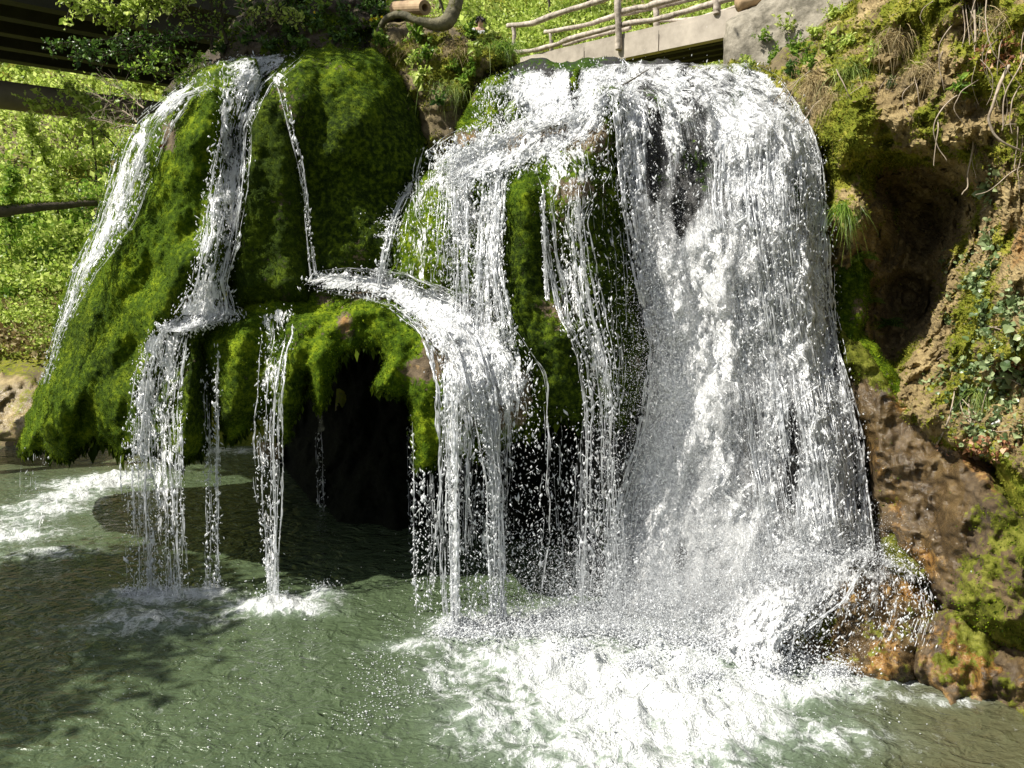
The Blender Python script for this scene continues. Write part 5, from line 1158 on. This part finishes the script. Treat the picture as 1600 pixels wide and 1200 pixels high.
# saplings on the slopes
def sapling(px, py, h, n, label, mat=M_leaf_bg, lean=0.0, spread=.9, Yo=0, bare=False, size=.11):
    Yh = float(hill_hit(np.array([px]), np.array([py]))[0]) - Yo
    b = P(px, py, Yh); b[2] = float(terrain_z(b[0], b[1]))
    tp = b + np.array([lean * h, -.1 * h, h])
    root = empty('sapling', b, label, 'sapling')
    q = smooth_path([b - [0, 0, .2], (b + tp) / 2 + RNG.normal(0, .08 * h, 3) * [1, .4, 0], tp], 16, .05, int(px))
    paths = [q]; rad = [np.linspace(.045, .012, 16)]; tw = []
    for j in range(4, 16):
        for s in range(3):
            e = q[j] + Vn(RNG.normal(0, 1, 3) * [1, .8, .4] + [0, 0, .35]) * spread * RNG.uniform(.35, 1) * (1.2 - j / 16)
            t_ = smooth_path([q[j], (q[j] + e) / 2 + [0, 0, .05], e], 5); paths.append(t_); rad.append(np.linspace(.012, .004, 5)); tw.append(t_)
    tubes(root, 'trunk', paths, rad, M_darktwig, 5, caps=False)
    if n:
        tw = np.array(tw); k = RNG.integers(0, len(tw), n); f = RNG.random(n) * 3.99; i = f.astype(int); g = (f - i)[:, None]
        c = tw[k, i] * (1 - g) + tw[k, i + 1] * g + RNG.normal(0, .07, (n, 3))
        leaves(root, 'crown', c, np.tile(SUN_DIR * .5 + [0, -.2, 0], (n, 1)), mat, size, .65, droop=.05, tilt=.7)
    return root
sapling(40, 300, 4.5, 1500, 'slim sapling with pale leaves at the far left edge, above the thin fallen trunk', lean=.08)
sapling(95, 400, 4.0, 1500, 'slim leafy sapling just left of the outer stream', lean=-.12)
sapling(150, 290, 4.2, 1200, 'thin-stemmed sapling beside the top of the outer stream, under the pipe', lean=.15)
sapling(15, 430, 3.0, 1100, 'short bushy sapling on the low far-left bank', M_leaf, lean=.2)
sapling(700, 40, 4.0, 500, 'thin dark-stemmed sapling on the sunny slope behind the bent trunk', lean=-.3)
sapling(860, 40, 4.0, 400, 'nearly bare sapling stem rising behind the left end of the log railing', lean=-.35)
sapling(925, 30, 4.0, 350, 'thin leaning sapling behind the middle of the log railing', lean=-.3)
# overhanging branches in front of the dark bridge
branch([[P(350,-60,13.6),P(280,-5,13.2),P(200,15,13.0),P(120,5,12.7)],[P(300,-40,13.4),P(230,5,13.1),P(185,30,12.9)]], 1500, .42, 'bright sunlit leafy branch hanging from the top edge, over the dark bridge', M_leaf_bg, .065)
branch([[P(345,60,13.2),P(270,52,12.9),P(190,60,12.7),P(90,66,12.4)],[P(300,55,13.0),P(210,75,12.7),P(130,85,12.5)]], 1100, .30, 'feathery shaded branch reaching left in front of the dark bridge', M_leaf_dark, .05, drop=.1)  # dark leaf colour paints the shade on this branch
branch([[P(330,95,12.9),P(290,95,12.7),P(240,88,12.5)],[P(325,110,12.8),P(270,112,12.6),P(200,108,12.4)]], 600, .2, 'small leafy branch just above the crest of the left slope', M_leaf, .045)
branch([[P(330,75,13.5),P(332,30,13.5),P(320,-20,13.6)],[P(330,50,13.5),P(300,25,13.4),P(262,8,13.4)],[P(355,70,13.5),P(345,20,13.5),P(350,-30,13.5)]], 450, .3, 'tangle of upright dark stems at the top left crest', M_leaf, .05, r=.03, name='shrub', cat='shrub')
branch([[P(180,230,15.0),P(140,190,15.3),P(90,165,15.5),P(50,160,15.6)],[P(190,200,15.2),P(150,165,15.4),P(110,140,15.5)]], 900, .35, 'pale green branch in front of the brown pipe', M_leaf_bg, .07, r=.014)
branch([[P(215,190,14.0),P(190,170,14.2),P(150,150,14.4)],[P(225,170,14.0),P(205,150,14.2),P(170,132,14.4)],[P(210,200,14.0),P(180,195,14.2),P(140,180,14.5)]], 160, .3, 'knot of bare brown twigs beside the crest of the outer stream', M_leaf, .05, r=.016, bark=M_twig, name='shrub', cat='shrub')
branch([[P(410,70,13.0),P(420,35,12.9),P(445,-10,12.8)],[P(405,75,13.0),P(395,40,13.0),P(380,0,13.0)]], 450, .28, 'leafy shrub with one slanting pale trunk above the middle stream', M_leaf_dark, .055, r=.035, bark=M_twig, name='shrub', cat='shrub')
branch([[P(420,10,13.0),P(450,20,12.6),P(470,35,12.4)],[P(380,25,13.0),P(410,22,12.7),P(445,25,12.5)]], 260, .2, 'light green twig hanging over the dark bank at top left centre', M_leaf_bg, .05)
# bank plants behind the dome
dk = [(470,25,.22,90),(510,12,.24,110),(545,30,.22,100),(500,45,.2,90),(560,55,.2,90),(530,60,.16,70),(455,55,.18,70),(575,20,.22,100),(480,-8,.25,90)]
pos = ['at the left end of the dark bank','under the top edge of the picture on the dark bank','in the middle of the dark bank','low in the middle of the dark bank','just above the shaded dome','lowest, touching the crest of the dome','beside the slanting pale trunk','left of the lying hollow log','highest on the dark bank']
dk += [(350,78,.16,90),(385,68,.16,90),(425,72,.15,90),(470,74,.15,80),(600,20,.2,90)]; pos += ['at the crest above the outer stream', 'above the top of the middle stream', 'at the foot of the slanting pale trunk', 'on the crest above the crease of the dome', 'behind the root of the bent trunk']
for (x, y, r, n), ps in zip(dk, pos):
    leafy(x, y, r, n, 'dark green leafy clump ' + ps, M_leaf_dark if n != 110 else M_leaf, .06, flowers={500: 2, 510: 2}.get(x, 0))
bp = [(600,72,.15,110,'lush green clump at the left top corner of the earth bank, by yellow flowers',M_leaf,0),(590,45,.12,60,'yellow-flowered plant at the left end of the bent trunk',M_leaf,9),(655,62,.16,120,'large leafy clump directly under the bent trunk',M_leaf,0),
      (668,85,.17,140,'big dark-green leafy clump in the middle of the earth bank',M_leaf,0),(648,100,.13,70,'light clump left of the big dark-green clump',M_leaf_bg,0),(660,118,.12,60,'drooping light green sprig halfway down the earth bank',M_leaf_bg,0),
      (658,132,.1,60,'lowest pale sprig on the left side of the earth bank',M_leaf_bg,0),(735,55,.17,130,'tall fresh green clump in front of the distant person',M_leaf,0),(760,62,.15,110,'bright leafy clump right of the distant person',M_leaf_bg,0),
      (745,85,.12,60,'small yellow-green rosette on the right of the earth bank',M_leaf_bg,0),(712,112,.12,60,'upper sprig above the dark gap beside the upper cascade',M_leaf,0),(722,130,.11,60,'lower sprig above the dark gap beside the upper cascade',M_leaf,0),
      (738,112,.12,70,'grassy green sprig touching the left rim of the upper cascade',M_leaf,0),(685,158,.12,70,'dim fern-like clump low in the dark gap',M_leaf_dark,0),(715,40,.1,60,'small bright plant right of the bent trunk',M_leaf_bg,0),(640,30,.1,50,'little leafy sprig standing between the log and the bent trunk',M_leaf,0),(775,50,.12,60,'slender green shoots at the left end of the log railing',M_leaf_bg,0)]
for x, y, r, n, lb, m, fl in bp: leafy(x, y, r, n, lb, m, .062 if m is not M_leaf_dark else .05, flowers=fl)
grass(785, 78, 420, .28, 'dark green grass cushion drooping beside the top of the upper cascade', M_leaf, .13)
grass(640, 80, 160, .16, 'short dry grass on the left face of the earth bank', M_straw, .14)
grass(720, 80, 260, .16, 'tan dry grass on the bare middle of the earth bank', M_straw, .16)
grass(700, 140, 240, .2, 'thin green grass hanging down the middle of the earth bank', M_grass, .14, 1.2, .2)
# right bank plants
rb = [(1190,60,.16,110,'creeper sprawling over the face of the concrete abutment',M_leaf),(1225,45,.16,110,'pale shoots in front of the right half of the abutment',M_leaf_bg),(1255,95,.16,120,'wide leafy mound right of the abutment foot',M_leaf),(1320,70,.16,120,'yellowish clump on the slope left of the cliff shoulder',M_leaf_bg),(1160,108,.14,110,'bright low plant at the foot of the concrete abutment',M_leaf_bg),(1205,92,.17,140,'leafy mat against the front of the concrete abutment',M_leaf),(1240,80,.17,140,'loose green creeper at the right side of the abutment',M_leaf),
      (1270,60,.17,140,'tall pale-green shoots between abutment and cliff',M_leaf_bg),(1295,30,.18,130,'airy light shoots at the top edge, left of the cliff',M_leaf_bg),(1230,115,.14,110,'dark leafy clump over the right end of the waterfall crest',M_leaf_dark),
      (1290,85,.15,110,'yellow-green clump where the grassy bank meets the cliff',M_leaf_bg),(1265,105,.13,90,'middle green clump on the grassy bank',M_leaf),(1360,90,.12,60,'light sprig on the upper shoulder of the cliff',M_leaf_bg),(1385,130,.09,50,'small pale sprig beside the dead stems on the cliff',M_ivy),
      (1490,140,.1,60,'green sprig under the cliff overhang at right',M_leaf)]
for x, y, r, n, lb, m in rb: leafy(x, y, r, n, lb, m, .05)
for x, y, n, ln, lb, m in [(1110,98,500,.22,'vivid green grass under the footbridge, right of the crest',M_leaf_bg),(1150,115,350,.2,'green grass fringe along the crest left of the abutment',M_grass),(1275,130,380,.3,'long drooping dry grass over the upper edge of the dark gap',M_straw),(1300,160,300,.28,'straw tuft hanging beside the cliff shoulder',M_straw),
      (1250,175,260,.25,'grass overhang above the right corner of the main fall',M_grass),(1330,110,300,.25,'sunlit grass on the cliff shoulder',M_grass),(1400,60,300,.25,'dry grass under the cliff top',M_straw),(1450,110,260,.22,'tan grass skirt over the small cliff overhang',M_straw),(1560,30,260,.2,'dry grass at the upper right corner',M_straw),
      (1318,325,240,.3,'green grass hanging beside the right edge of the main fall',M_leaf),(1528,610,220,.22,'fountain-shaped grass tuft among the ivy',M_grass),(1540,20,200,.2,'grass on the highest ledge at upper right',M_grass)]:
    grass(x, y, n, ln, lb, m, .13 if n > 250 else .05, 1.0, .25)
fern(1345, 402, 9, .24, 'small bright fern on the green spur in the shade'); fern(1380, 505, 9, .3, 'dark fern at the mouth of the cliff hollow', M_leaf_dark); fern(1362, 470, 7, .18, 'little fern on the edge of the mossy spur', M_leaf)
# ivy
def ivy(pts, n, sp, label, name, cat, size=.055, kind=None, stem=True):
    pts = np.array(pts, float); k = RNG.integers(0, len(pts), n)
    x = pts[k, 0] + RNG.normal(0, 1, n) * sp[0]; y = pts[k, 1] + RNG.normal(0, 1, n) * sp[1]
    c = surf(x, y); nn = surf_n(x, y); nn = np.where(nn[:, 1:2] > 0, -nn, nn)
    c = c + nn * RNG.uniform(.02, .07, (n, 1))
    c = c[x < 1750]; nn = nn[x < 1750]
    root = empty(name, c[0], label, cat)
    if kind: root['kind'] = kind
    g = np.cross(nn, np.array([1, 0, 0])) ; g = nn * .6 + np.array([0, 0, -.4])
    leaves(root, 'ivy_leaves', c, g, M_ivy, size, .95, droop=.0, tilt=.45, shape='full')
    if stem:
        ps = [smooth_path([surf(a, b) - [0, .05, 0] for a, b in pts[j:j + 4]], 20, .02, j) for j in range(0, len(pts) - 3, 3)]
        tubes(root, 'stem', ps, [np.full(20, .006)] * len(ps), M_twig, 5, caps=False)
    return root
ivy([(1545,275),(1550,295),(1535,300),(1545,320),(1530,335),(1540,355),(1545,375),(1520,400),(1540,390)], 260, (9, 9), 'ivy strand hanging down the edge of the dark hollow', 'ivy', 'ivy', .05)
ivy([(1475,395),(1480,410),(1490,405),(1470,420)], 90, (9, 8), 'small ivy cluster left of the main ivy patch', 'ivy', 'ivy', .05)
ivy([(1510,420),(1530,430),(1550,440),(1560,420),(1520,460),(1505,480),(1545,480),(1560,500),(1580,480),(1595,500),(1535,510),(1500,500),(1575,520),(1545,540),(1520,560)], 1500, (18, 15), 'grey-green ivy mat climbing the sunny cliff at the right edge', 'ivy', 'ivy', .05)
ivy([(1570,580),(1590,600),(1550,590),(1530,650),(1510,660),(1500,620),(1580,640),(1600,660),(1545,670),(1480,600),(1620,620),(1500,585)], 1100, (20, 15), 'low ivy and weeds around the fountain-shaped grass tuft', 'ivy', 'ivy', .042)
# hanging roots and stems on the cliff
def px_path(pts, off): return [P(x, y, float(grid_sample(DEPTH, x, min(y, 200))) - off if y < 700 else 9.0) for x, y in pts]
def hang(root, pts, r, Y, nm='root'):
    q = smooth_path([P(x, y, Y + (0 if i else .15)) for i, (x, y) in enumerate(pts)], 30, .02, int(pts[0][0] + pts[-1][1]))
    return tubes(root, nm, [q], [np.linspace(r, r * .45, 30)], M_twig, 5)
hr = empty('root_tangle', P(1520, 0, 8.6), 'bundle of pale roots dangling over the dark hollow', 'roots')
for pts, r in [([(1521,-10),(1524,60),(1520,130),(1522,200),(1516,260),(1513,290),(1506,305)], .014), ([(1528,80),(1524,150),(1526,210),(1520,250),(1524,280)], .008), ([(1545,20),(1540,90),(1530,160),(1534,190),(1537,240)], .009), ([(1560,120),(1550,165),(1534,205),(1530,250)], .008), ([(1556,150),(1545,190),(1532,225),(1533,255)], .008), ([(1463,180),(1465,200),(1462,235),(1459,262)], .009), ([(1490,100),(1500,140),(1515,165)], .007)] + [([(x_, -10 + 8 * (j_ % 3)), (x_ + 6, 60), (x_ - 5, 130), (x_ + 4, 190), (x_ - 3, 210 + 13 * (j_ % 5))], .006) for j_, x_ in enumerate(range(1500, 1566, 8))]:
    hang(hr, pts, r, 8.75)
hr2 = empty('root_tangle', P(1580, 0, 8.0), 'outer bundle of curling pale roots at the right picture edge', 'roots')
for pts, r in [([(1575,100),(1560,140),(1545,180),(1560,215),(1600,235)], .02), ([(1610,60),(1590,110),(1570,150),(1565,200),(1575,195),(1610,190)], .009), ([(1588,130),(1590,200),(1588,240),(1583,262)], .008), ([(1612,100),(1596,160),(1596,230),(1590,270),(1592,300)], .008), ([(1610,250),(1580,275),(1550,295),(1525,305)], .008), ([(1540,-10),(1548,60),(1575,110),(1600,150)], .007)]:
    hang(hr2, pts, r, 8.05)
hr3 = empty('root_tangle', P(1420, 80, 9.6), 'dry grey stems arching over the cliff shoulder', 'roots')
for pts, r in [([(1400,60),(1396,20),(1392,40),(1388,65)], .008), ([(1475,50),(1450,90),(1430,110),(1400,125),(1370,115)], .008), ([(1480,80),(1478,120),(1450,145),(1420,150),(1385,140)], .008), ([(1310,110),(1320,135),(1332,160)], .009), ([(1350,150),(1345,185),(1330,205),(1312,222)], .008), ([(1500,60),(1480,100),(1470,140),(1440,160)], .007), ([(1495,40),(1475,70),(1440,85),(1425,100)], .007), ([(1430,60),(1440,30),(1455,10)], .007)]:
    hang(hr3, pts, r, 9.75)
rgr = np.random.default_rng(5)
for j in range(26):
    x = rgr.uniform(1340, 1610); y = rgr.uniform(-10, 150); L_ = rgr.uniform(40, 120); b_ = rgr.normal(0, 40)
    hang(hr3, [(x, y), (x + b_ * .8, y + L_ * .3), (x + b_, y + L_ * .65), (x + b_ * .6, y + L_)], rgr.uniform(.004, .009), float(grid_sample(DEPTH, x, y)) - .12)
hr4 = empty('root_tangle', P(1260, 170, 10.6), 'bent bare branches poking out beside the top right of the main fall', 'branches')
for pts, r in [([(1290,155),(1270,168),(1258,185),(1255,190)], .013), ([(1250,120),(1235,140),(1220,150)], .007), ([(1265,110),(1240,132),(1215,152),(1208,170)], .006)]: hang(hr4, pts, r, 10.45)
tw = empty('dead_twig', P(990, 122, 10.3), 'thin black twig stuck in the crest of the main fall', 'twig'); hang(tw, [(972,133),(988,124),(1004,115),(1016,110)], .012, 10.5, 'stem'); tw.children[0].data.materials[0] = M_darktwig
for x0, y0, x1, y1, lb in [(1455,690,1482,610,'pale bare twig slanting below the grass tuft'), (1505,655,1500,590,'white dead stick leaning among the ivy'), (1485,535,1455,560,'thin dead twig over the small rock shelf')]:
    q = smooth_path([surf(x0, y0) - [0, .12, 0], surf((x0 + x1) / 2, (y0 + y1) / 2) - [0, .16, 0], surf(x1, y1) - [0, .12, 0]], 12, .01, x0)
    o = tubes(None, 'dead_twig', [q], [np.linspace(.012, .006, 12)], M_twig, 6); tag(o, lb, 'twig')
# dead leaves
def litter(box, n, label, size=.045):
    x = RNG.normal(box[0], box[2], n); y = RNG.normal(box[1], box[3], n); c = surf(x, y); nn = surf_n(x, y); nn = np.where(nn[:, 1:2] > 0, -nn, nn)
    root = leaves(None, 'leaf_litter', c + nn * .03, np.cross(nn, RNG.normal(0, 1, (n, 3))), M_dead, size, .7, droop=0, tilt=.2, shape='full'); tag(root, label, 'dead leaves', None, 'stuff')
litter((1540,700,26,10), 260, 'patch of curled brown dead leaves on the shelf beside the mossy boulder')
litter((1590,575,16,8), 120, 'pinkish dead leaves caught at the right edge above the ivy'); litter((1570,85,30,16), 130, 'russet dead leaves under the upper right grass')
o = leaves(None, 'fallen_leaf', surf(np.array([252.]), np.array([233.])) - [[0, .06, 0]], np.array([[.8, -.2, .4]]), M_dead, .10, .6, droop=0, tilt=.05, svar=.01, shape='full'); tag(o, 'single orange-red leaf stuck on the upper left moss slope', 'leaf')
pc = surf(1555., 655.) - [0, .08, 0]
g_ = np.linspace(-1, 1, 7); gx_, gz_ = np.meshgrid(g_, g_)
Vp = np.stack([pc[0] + gx_ * .055 + .02 * gz_, pc[1] + .02 * np.sin(gx_ * 3 + gz_ * 2), pc[2] + gz_ * .032 + .012 * np.cos(gx_ * 4)], -1).reshape(-1, 3)
ix = np.arange(6)[:, None] * 7 + np.arange(6)[None]; Fp = np.stack([ix, ix + 1, ix + 8, ix + 7], -1).reshape(-1, 4)
o = mesh('paper_scrap', Vp, Fp, M_white, None); tag(o, 'crumpled white scrap of paper lying among the ivy', 'litter')
# bent trunk and hollow log
q = smooth_path([P(590,52,12.6),P(606,28,12.3),P(632,24,12.15),P(655,33,12.1),P(678,38,12.1),P(697,34,12.1),P(708,18,12.15),P(714,-5,12.2),P(720,-60,12.4)], 44, .012, 3)
rr = np.interp(np.linspace(0, 1, 44), [0, .15, .35, .5, .62, .8, 1], [.035, .05, .055, .085, .11, .105, .10])
bt = empty('bent_trunk', q[20], 'smooth bent tree trunk curving up out of the earth bank', 'tree'); tubes(bt, 'trunk', [q], [rr], M_bark, 14)
k = RNG.integers(8, 42, 2200); f_ = RNG.random((2200, 1)); c = q[k] * (1 - f_) + q[k + 1] * f_; an = RNG.normal(0, .7, 2200)
c = c + np.stack([0 * an, np.sin(an) * rr[k], np.cos(an) * rr[k]], -1); kk = fbm(c, .12, 2, 4) > 0
leaves(bt, 'moss_fronds', c[kk], np.tile([0, 0, 1.0], (kk.sum(), 1)), M_tuft_y, .016, .5, droop=0)
crown_c = P(760, -330, 12.0)
def crown(parent, c, rad, n, mat, size, seed, name='crown', lim=10):
    rg = np.random.default_rng(seed); m = n // 60
    cc = rg.normal(0, 1, (m, 3)); cc /= np.linalg.norm(cc, axis=1, keepdims=True); cc = np.asarray(c) + cc * rg.random((m, 1)) ** .4 * np.array(rad)
    p_ = np.repeat(cc, 60, 0) + rg.normal(0, .28, (m * 60, 3)) * [1, 1, .7]
    leaves(parent, name, p_, np.tile([-.2, -.1, .5], (len(p_), 1)), mat, size, .65, droop=0, tilt=.7); return cc
cc = crown(bt, crown_c + [0, .5, .8], (1.3, 1.2, .9), 2400, M_leaf, .09, 5)
tubes(bt, 'limb', [smooth_path([q[-1], (q[-1] + e) / 2 + [0, 0, .2], e], 8) for e in cc[:14]], [np.linspace(.06, .01, 8)] * 14, M_bark, 6)
hl = empty('cut_log', P(640, 14, 12.6), 'short brown hollow log lying behind the bent trunk', 'log')
a_ = P(618, 14, 12.9); b_ = P(664, 12, 12.4); d_ = Vn(b_ - a_)
u_ = Vn(np.cross(d_, [0, 0, 1])); v_ = np.cross(d_, u_); an = np.arange(20) * 2 * np.pi / 20
ring = lambda c, r: c + r * (np.cos(an)[:, None] * u_ + np.sin(an)[:, None] * v_ * .9)
Vl = np.concatenate([ring(a_, .115), ring((a_ + b_) / 2, .125), ring(b_, .115), ring(b_ + d_ * .003, .06), ring(b_ - d_ * .25, .055), ring(a_, .02)])
F = [[k * 20 + j, k * 20 + (j + 1) % 20, (k + 1) * 20 + (j + 1) % 20, (k + 1) * 20 + j] for k in range(4) for j in range(20)] + [[j, 100 + j, 100 + (j + 1) % 20, (j + 1) % 20] for j in range(20)]
mesh('log_body', Vl, F, M_endwood, hl)

# trees on the left bank, outside the picture: they shade the pool
def tree(x, y, h, rad, n, label, seed, trunk_r=.22):
    b = np.array([x, y, max(float(terrain_z(x, y)), -.5)]); root = empty('tree', b, label, 'tree')
    c = b + [0, 0, h]
    cc = crown(root, c, rad, n, M_leaf, .16, seed)
    tubes(root, 'trunk', [smooth_path([b, b + [.2, .1, h * .5], c + [0, 0, rad[2] * .5]], 16, .1, seed)], [np.linspace(trunk_r, .06, 16)], M_bark, 10)
    tubes(root, 'limb', [smooth_path([b + [0, 0, h * .55], (c + e) / 2, e], 8) for e in cc[:22]], [np.linspace(.08, .015, 8)] * 22, M_bark, 6)
tree(-12.8, 6.6, 9.0, (1.9, 2.8, 1.8), 12000, 'broad leafy tree on the near left bank, shading the pool', 21)
tree(-12.9, 15.0, 11.5, (2.0, 2.2, 2.2), 12000, 'tall leafy tree added farther along the left bank to shade the cave', 22)  # unseen tree put here to block sun from the cave

tb = P(404, 72, 13.2); tr3 = empty('tree', tb, 'slender pale-barked tree leaning left out of the dark bank, unseen crown added for shade', 'tree')
q3 = smooth_path([tb - [0, 0, .3], P(415, 30, 13.0), P(424, -20, 12.9), P(380, -160, 12.6), P(250, -260, 12.4)], 24, .03, 9)
tubes(tr3, 'trunk', [q3], [np.linspace(.06, .04, 24)], M_twig, 8)
cc = crown(tr3, (-6.0, 11.9, 10.9), (1.25, 1.5, 1.2), 17000, M_leaf, .11, 33)  # unseen crown, placed and thickened to shade the dome
tubes(tr3, 'limb', [smooth_path([q3[-1], (q3[-1] + e) / 2 + [0, 0, .2], e], 8) for e in cc[:24]], [np.linspace(.035, .008, 8)] * 24, M_twig, 5)
# distant person (behind the leafy clumps on the bank)
def person(base, H, label):
    root = empty('person', base, label, 'person')
    b = np.asarray(base, float); s = H / 1.75
    J = {'pel': (0,0,.95), 'wai': (0,-.01,1.12), 'che': (0,-.03,1.35), 'nek': (0,-.05,1.5), 'hd': (0,-.09,1.6), 'top': (0,-.09,1.72),
         'ls': (-.18,-.03,1.43), 'le': (-.25,-.02,1.15), 'lw': (-.2,-.2,.98), 'lh': (-.18,-.27,.95), 'rs': (.18,-.03,1.43), 're': (.25,-.02,1.15), 'rw': (.2,-.2,.98), 'rh': (.18,-.27,.95),
         'lt': (-.1,0,.9), 'lk': (-.11,-.03,.5), 'la': (-.11,.02,.08), 'lf': (-.12,-.14,.03), 'rt': (.1,0,.9), 'rk': (.11,-.03,.5), 'ra': (.11,.02,.08), 'rf': (.12,-.14,.03)}
    E = [('pel','wai'),('wai','che'),('che','nek'),('nek','hd'),('hd','top'),('che','ls'),('ls','le'),('le','lw'),('lw','lh'),('che','rs'),('rs','re'),('re','rw'),('rw','rh'),('pel','lt'),('lt','lk'),('lk','la'),('la','lf'),('pel','rt'),('rt','rk'),('rk','ra'),('ra','rf')]
    RD = dict(pel=.13, wai=.12, che=.15, nek=.055, hd=.085, top=.07, ls=.07, le=.045, lw=.032, lh=.035, rs=.07, re=.045, rw=.032, rh=.035, lt=.09, lk=.06, la=.04, lf=.035, rt=.09, rk=.06, ra=.04, rf=.035)
    ks = list(J); me = bpy.data.meshes.new('body'); me.from_pydata([tuple(np.array(J[k]) * s) for k in ks], [(ks.index(a), ks.index(c)) for a, c in E], [])
    o = bpy.data.objects.new('body', me); COL.objects.link(o); o.parent = root; me.materials.append(M_skin)
    sk = o.modifiers.new('skin', 'SKIN'); ss = o.modifiers.new('sub', 'SUBSURF'); ss.levels = ss.render_levels = 2
    for i, k in enumerate(ks): me.skin_vertices[0].data[i].radius = (RD[k] * s, RD[k] * s); me.skin_vertices[0].data[i].use_root = (k == 'pel')
    def shell(name, keys, edges, grow, mat):
        me2 = bpy.data.meshes.new(name); me2.from_pydata([tuple(np.array(J[k]) * s) for k in keys], [(keys.index(a), keys.index(c)) for a, c in edges], [])
        o2 = bpy.data.objects.new(name, me2); COL.objects.link(o2); o2.parent = root; me2.materials.append(mat)
        o2.modifiers.new('skin', 'SKIN'); q2 = o2.modifiers.new('sub', 'SUBSURF'); q2.levels = q2.render_levels = 2
        for i, k in enumerate(keys): me2.skin_vertices[0].data[i].radius = ((RD[k] + grow) * s,) * 2; me2.skin_vertices[0].data[i].use_root = (i == 0)
    shell('shirt', ['pel','wai','che','ls','le','rs','re'], [('pel','wai'),('wai','che'),('che','ls'),('ls','le'),('che','rs'),('rs','re')], .02, M_shirt)
    shell('trousers', ['pel','lt','lk','la','rt','rk','ra'], [('pel','lt'),('lt','lk'),('lk','la'),('pel','rt'),('rt','rk'),('rk','ra')], .018, M_darktwig)
    n = 500; d = RNG.normal(0, 1, (n, 3)); d /= np.linalg.norm(d, axis=1, keepdims=True); d[:, 2] = np.abs(d[:, 2]) * 1.0; d = d[(d[:, 1] > -.75) | (d[:, 2] > .5)]
    hc = b + np.array([0, -.085, 1.66]) * s; c = hc + d * np.array([.082, .095, .10]) * s
    leaves(root, 'hair', c, d * .3 + [0, .2, -.5], M_hair, .06, .5, droop=.2, tilt=.25)
    for sx in (-1, 1):
        V_, F_ = box_arrays(hc + np.array([.03 * sx, -.085, -.03]) * s, (1,0,0), (0,1,0), (0,0,1), .011, .006, .006); mesh('eye', V_, F_, M_hair, root)
yb = 21.3; hp = P(751, 33, yb); bz = float(terrain_z(hp[0], yb))
person((hp[0], yb, min(bz, hp[2] - 1.62)), min(1.8, hp[2] - bz + .12) if hp[2] - bz > 1.45 else 1.7, 'person with short dark hair and pale shirt behind the bank plants')
